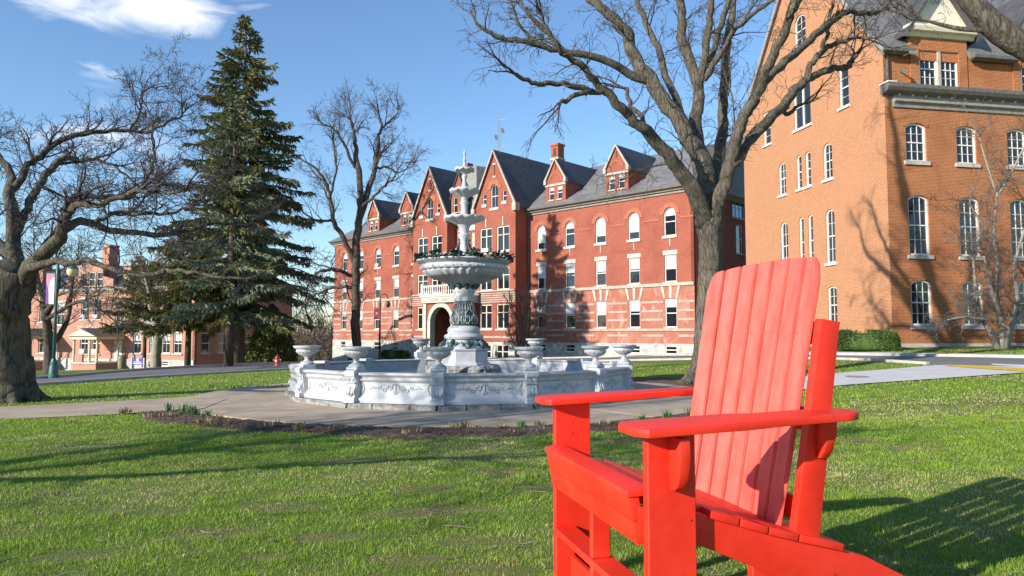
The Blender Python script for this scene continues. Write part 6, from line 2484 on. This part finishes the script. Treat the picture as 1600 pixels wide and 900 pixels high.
# bare brown thicket far beyond the road
rr = random.Random(77)
mb = MB()
for k in range(900):
    x = rr.uniform(-62, -24)
    y = rr.uniform(96, 125)
    z = zg(x, y)
    h = rr.uniform(4, 9) * (.7 + .3 * math.sin(x * .35))
    base = Vector((x, y, z - .3))
    d = Vector((rr.uniform(-.15, .15), rr.uniform(-.15, .15), 1))
    mb.tube([base, base + d * h * .5, base + d * h + rvec(rr) * .5], [.07, .05, .02], 3, cap=False)
    for q_ in range(13):
        t = rr.uniform(.15, 1)
        p_ = base + d * h * t
        mb.tube([p_, p_ + (rvec(rr) * .8 + Vector((0, 0, .55))) * rr.uniform(.8, 2.4)], [.035, .014], 3, cap=False)
o = mb.build('thicket', MT['twig_brown'], fix=False)
o['kind'] = 'stuff'

# ------------------------------------------------------------------ street furniture and small things
# teal lamp post with banner at left
q = ground(83, 590)
q = Vector((at(83, 590, 31).x, 31, zg(at(83, 590, 31).x, 31)))
lp = thing('lamp_post', 'teal lamp post with an amber hanging globe and a striped banner by the left road', 'lamp post', T(q.x, q.y, q.z))
MB().lathe([(.22, 0), (.22, .12), (.18, .16), (.16, .5), (.13, .6), (.15, .66), (.11, .72), (.09, .85)], 12).build('base', MT['lamp_green'], lp, smooth=True)
MB().tube([(0, 0, .8), (0, 0, 4.5), (0, 0, 5.1)], [.07, .055, .045], 10).build('pole', MT['lamp_green'], lp, smooth='all')
arc = [(.0 + .32 - .32 * math.cos(R(a)), 0, 5.1 + .34 * math.sin(R(a))) for a in range(0, 190, 15)]
MB().tube(arc, .03, 6).build('gooseneck', MT['lamp_green'], lp, smooth='all')
MB().lathe([(.05, 0), (.12, -.08), (.2, -.16), (.2, -.2), (.04, -.2)], 14).build('shade_cap', MT['lamp_green'], lp, T(.645, 0, 5.0), smooth=True)
MB().lathe([(.18, -.2), (.22, -.28), (.2, -.42), (.12, -.52), (.02, -.55)], 14).build('globe', MT['lamp_globe'], lp, T(.645, 0, 5.0), smooth=True)
for z in (3.2, 4.65):
    MB().tube([(0, 0, z), (-.5, 0, z)], .018, 6).build('banner_arm', MT['lamp_green'], lp)
bn = MB().box(-.47, -.11, -.006, .006, 3.25, 4.6).build('banner', MT['banner_white'], lp)
MB().prism([(-.47, 3.25), (-.33, 3.25), (-.36, 3.9), (-.47, 4.2)], -.010, -.007, XZ()).build('banner_stripe', MT['banner_purple'], bn)
MB().prism([(-.47, 4.22), (-.36, 3.95), (-.28, 4.35), (-.11, 4.45), (-.11, 4.598), (-.47, 4.598)], -.010, -.007, XZ()).build('banner_stripe', MT['banner_pink'], bn)
# black lamp post in front of the red hall
q = Vector((at(593, 565, 58).x, 58, 0))
q.z = zg(q.x, q.y)
lp = thing('lamp_post', 'slim black gooseneck lamp post with a small maroon banner before the red hall', 'lamp post', T(q.x, q.y, q.z))
MB().lathe([(.2, 0), (.2, .2), (.13, .3), (.1, .7)], 10).build('base', MT['lamp_black'], lp, smooth=True)
MB().tube([(0, 0, .5), (0, 0, 5.1)], [.08, .06], 8).build('pole', MT['lamp_black'], lp, smooth='all')
arc = [(.32 - .32 * math.cos(R(a)), 0, 5.1 + .42 * math.sin(R(a))) for a in range(0, 190, 15)]
MB().tube(arc, .04, 6).build('gooseneck', MT['lamp_black'], lp, smooth='all')
MB().lathe([(.05, 0), (.1, -.1), (.2, -.28), (.2, -.34), (.16, -.36), (.14, -.5), (.03, -.56)], 12).build('lantern', MT['lamp_black'], lp, T(.645, 0, 4.98), smooth=True)
bn = MB().box(-.5, -.07, -.008, .008, 3.5, 4.35).build('banner', MT['banner_red'], lp)
for z in (3.47, 4.38):
    MB().tube([(0, 0, z), (-.52, 0, z)], .02, 6).build('banner_arm', MT['lamp_black'], lp)
MB().lathe([(.02, 0), (.09, .0), (.1, .01), (.02, .012)], 10).build('banner_emblem', MT['banner_pink'], bn, T(-.28, -.010, 3.95) @ Matrix.Rotation(R(90), 4, 'X'))
# blue sign
q = Vector((at(215, 577, 44).x, 44, 0))
q.z = zg(q.x, q.y)
sg = thing('campus_sign', 'low blue sign with white lettering beside the far kerb at left', 'sign', T(q.x, q.y, q.z) @ RZ(R(-8)))
for x in (-.42, .42):
    MB().box(x - .035, x + .035, -.035, .035, -.2, .66).build('post', MT['post_grey'], sg)
pn = MB().bbox(-.383, .383, -.03, .03, .24, .62, .006).build('panel', MT['sign_blue'], sg)
MB().lathe([(.01, 0), (.085, 0), (.085, .003), (.01, .004)], 16).build('emblem', MT['sign_white'], pn, T(0, -.031, .535) @ Matrix.Rotation(R(90), 4, 'X'))
MB().prism([(-.24, .43), (-.12, .415), (.12, .415), (.24, .43), (.24, .40), (.12, .375), (-.12, .375), (-.24, .40)], -.034, -.031, XZ()).build('lettering', MT['sign_white'], pn)
MB().box(-.32, .32, -.034, -.031, .30, .335).build('lettering', MT['sign_white'], pn)
# orange cone beside the sign
q = Vector((at(225.5, 578, 44.3).x, 44.3, 0))
q.z = zg(q.x, q.y)
cn = thing('traffic_cone', 'small orange cone at the right post of the blue sign', 'cone', T(q.x, q.y, q.z))
MB().box(-.14, .14, -.14, .14, 0, .03).build('base', MT['cone'], cn)
MB().lathe([(.11, .03), (.07, .2), (.05, .32), (.03, .45), (.01, .46)], 12).build('body', MT['cone'], cn, smooth=True)
MB().lathe([(.0735, .2), (.0525, .32)], 12).build('collar', MT['sign_white'], cn)
# litter bin near the porch
q = Vector((at(190, 579, 46).x, 46, 0))
q.z = zg(q.x, q.y)
bn_ = thing('litter_bin', 'brown litter bin by the steps left of the blue sign', 'bin', T(q.x, q.y, q.z))
MB().lathe([(.2, 0), (.23, .05), (.25, .7), (.23, .72)], 14).build('body', MT['bin'], bn_, smooth=True)
MB().lathe([(.26, .721), (.24, .82), (.12, .9), (.02, .92)], 14).build('lid', MT['bin'], bn_, smooth=True)
# fire hydrant
q = Vector((at(433, 569, 41).x, 41, 0))
q.z = zg(q.x, q.y)
hy = thing('fire_hydrant', 'red fire hydrant with pale caps beside the far road', 'hydrant', T(q.x, q.y, q.z))
MB().lathe([(.17, 0), (.17, .05), (.11, .07), (.10, .42), (.14, .43), (.14, .47)], 14).build('barrel', MT['hydrant'], hy, smooth=True)
MB().lathe([(.135, .471), (.12, .54), (.07, .60), (.04, .61), (.04, .66), (.01, .665)], 14).build('bonnet', MT['hydrant'], hy, smooth=True)
for sx_ in (-1, 1):
    nz_ = MB().tube([(sx_ * .08, 0, .35), (sx_ * .18, 0, .35)], .055, 10).build('nozzle', MT['hydrant'], hy)
    MB().tube([(sx_ * .181, 0, .35), (sx_ * .215, 0, .35)], .06, 8).build('cap', MT['hydrant_cap'], nz_)
nz_ = MB().tube([(0, -.08, .3), (0, -.19, .3)], .075, 10).build('nozzle', MT['hydrant'], hy)
MB().tube([(0, -.191, .3), (0, -.23, .3)], .08, 8).build('cap', MT['hydrant_cap'], nz_)

# daffodil shoots and dry stalks in the beds
rr = random.Random(90)


def shoot_clump(c, n, h, spread, mat, name, label, group):
    mb = MB()
    for k in range(n):
        a = rr.uniform(0, 2 * math.pi)
        r_ = spread * math.sqrt(rr.random())
        b = Vector((r_ * math.cos(a), r_ * math.sin(a), -.01))
        ln = h * rr.uniform(.6, 1.15)
        le = Vector((math.cos(a), math.sin(a), 0)) * rr.uniform(.05, .45) * ln
        w = rr.uniform(.008, .015)
        s_ = Vector((-math.sin(a + .5), math.cos(a + .5), 0)) * w
        m_ = b + le * .35 + Vector((0, 0, ln * .6))
        t_ = b + le + Vector((0, 0, ln))
        mb.add([b - s_, b + s_, m_ + s_ * .9, t_, m_ - s_ * .9], [(0, 1, 2, 4), (4, 2, 3)])
    o = mb.build(name, MT[mat], M=T(*c), fix=False)
    return o


def bedspot(phi, r):
    p = pol(R(phi), r)
    return Vector((p.x, p.y, zg(p.x, p.y) + .05))


spots = [(-50, 7.2, 26, .19, 'shoot'), (-48, 7.0, 22, .17, 'shoot'), (-45.5, 6.95, 20, .16, 'shoot'), (-43, 7.0, 16, .15, 'shoot'), (-40, 6.95, 14, .12, 'shoot'),
         (12, 7.0, 24, .12, 'shoot'), (14.5, 6.95, 20, .10, 'shoot'), (18, 7.0, 34, .17, 'shoot'), (19.5, 7.1, 18, .15, 'shoot'), (30, 7.1, 22, .15, 'shoot'), (36, 7.0, 26, .16, 'shoot'),
         (42, 7.0, 30, .17, 'shoot'), (45, 6.95, 26, .16, 'shoot'), (48, 7.0, 24, .16, 'shoot'), (51, 7.0, 20, .15, 'shoot')]
dry_spots = [(-36, 7.0), (-30, 6.95), (-22, 6.92), (-12, 6.9), (-2, 7.2), (4, 6.95), (9, 7.0), (11, 7.15), (16, 7.3), (-52, 7.5), (-44, 7.3), (24, 6.95), (-17, 7.1), (-33, 7.2)]
ORD = ['first', 'second', 'third', 'fourth', 'fifth', 'sixth', 'seventh']
cnt = {}
for i, (ph, r_, n, h, m_) in enumerate(spots):
    c = bedspot(ph, r_)
    where = 'from the left at the left end of the soil bed' if ph < -35 else ('from the left in the soil bed just left of the chair' if ph < 25 else 'from the left in the soil bed seen behind the chair arms')
    k_ = cnt.get(where, 0)
    cnt[where] = k_ + 1
    o = shoot_clump(c, n, h * .95, .11, m_, 'daffodil_shoots', '', '')
    tag(o, ORD[k_] + ' green daffodil clump ' + where, 'plant', 'daffodil clumps in the soil bed')
for i, (ph, r_) in enumerate(dry_spots):
    c = bedspot(ph, r_ + rr.uniform(-.05, .5))
    o = shoot_clump(c, rr.randint(10, 40), rr.uniform(.05, .13), rr.uniform(.1, .3), 'dry_leaf', 'dry_stalks', '', '')
    o['kind'] = 'stuff'
# green shoots in the grass left of the fountain
for k in range(12):
    g = ground(330 + 11 * k + rnd.uniform(-4, 4), 606 + rnd.uniform(-2, 3))
    o = shoot_clump(g, 12, .14, .14, 'shoot', 'daffodil_shoots', '', '')
    o['kind'] = 'stuff'
# one dead stick lying in the bed
c = bedspot(-43, 7.2)
mb = MB()
mb.tube([c + Vector((-.1, 0, .02)), c + Vector((.28, .2, .10)), c + Vector((.62, .5, .26))], [.012, .009, .004], 6)
tag(mb.build('fallen_stick', MT['twig']), 'thin dead stick poking out of the soil bed at left', 'stick')
# mulch crumbs: loose clods on the soil
mb = MB()
for k in range(4200):
    ph = rr.uniform(-52, 72)
    r_ = rr.uniform(6.80, 7.8)
    p = pol(R(ph), r_)
    s_ = rr.uniform(.008, .03)
    z = zg(p.x, p.y) + .015 + .03 * math.sin(math.pi * (r_ - 6.73) / 1.5)
    c = Vector((p.x, p.y, z))
    v_ = [c + rvec(rr) * s_ for _ in range(4)]
    mb.add(v_, [(0, 1, 2), (0, 2, 3), (0, 3, 1), (1, 3, 2)])
o = mb.build('mulch', MT['soil'], fix=False)
o['kind'] = 'stuff'
# fallen dead leaves scattered on the lawn
mb = MB()
for k in range(260):
    y = 4 + 9 * rr.random() ** 1.4
    x = rr.uniform(-1, 1) * (.75 * y + .6)
    c = Vector((x, y, zg(x, y) + .03))
    d = Vector((rr.uniform(-1, 1), rr.uniform(-1, 1), rr.uniform(-.3, .3)))
    leaf_quads(mb, c, d, rr.uniform(.03, .06), rr.uniform(.02, .035), rr, False)
o = mb.build('fallen_leaves', MT['dry_leaf'], fix=False)
o['kind'] = 'stuff'

# thin twigs dropped on the lawn
mb = MB()
for k in range(110):
    y = 4.2 + 9 * rr.random() ** 1.3
    x = rr.uniform(-1, 1) * (.75 * y + .6)
    a = rr.uniform(0, 6.28)
    L_ = rr.uniform(.08, .3)
    z = zg(x, y) + .03
    p0 = Vector((x, y, z))
    d = Vector((math.cos(a), math.sin(a), rr.uniform(-.03, .06))) * L_
    mb.tube([p0, p0 + d * .5 + rvec(rr) * .02, p0 + d], [.004, .0035, .002], 4)
o = mb.build('fallen_twigs', MT['twig_brown'], fix=False)
o['kind'] = 'stuff'
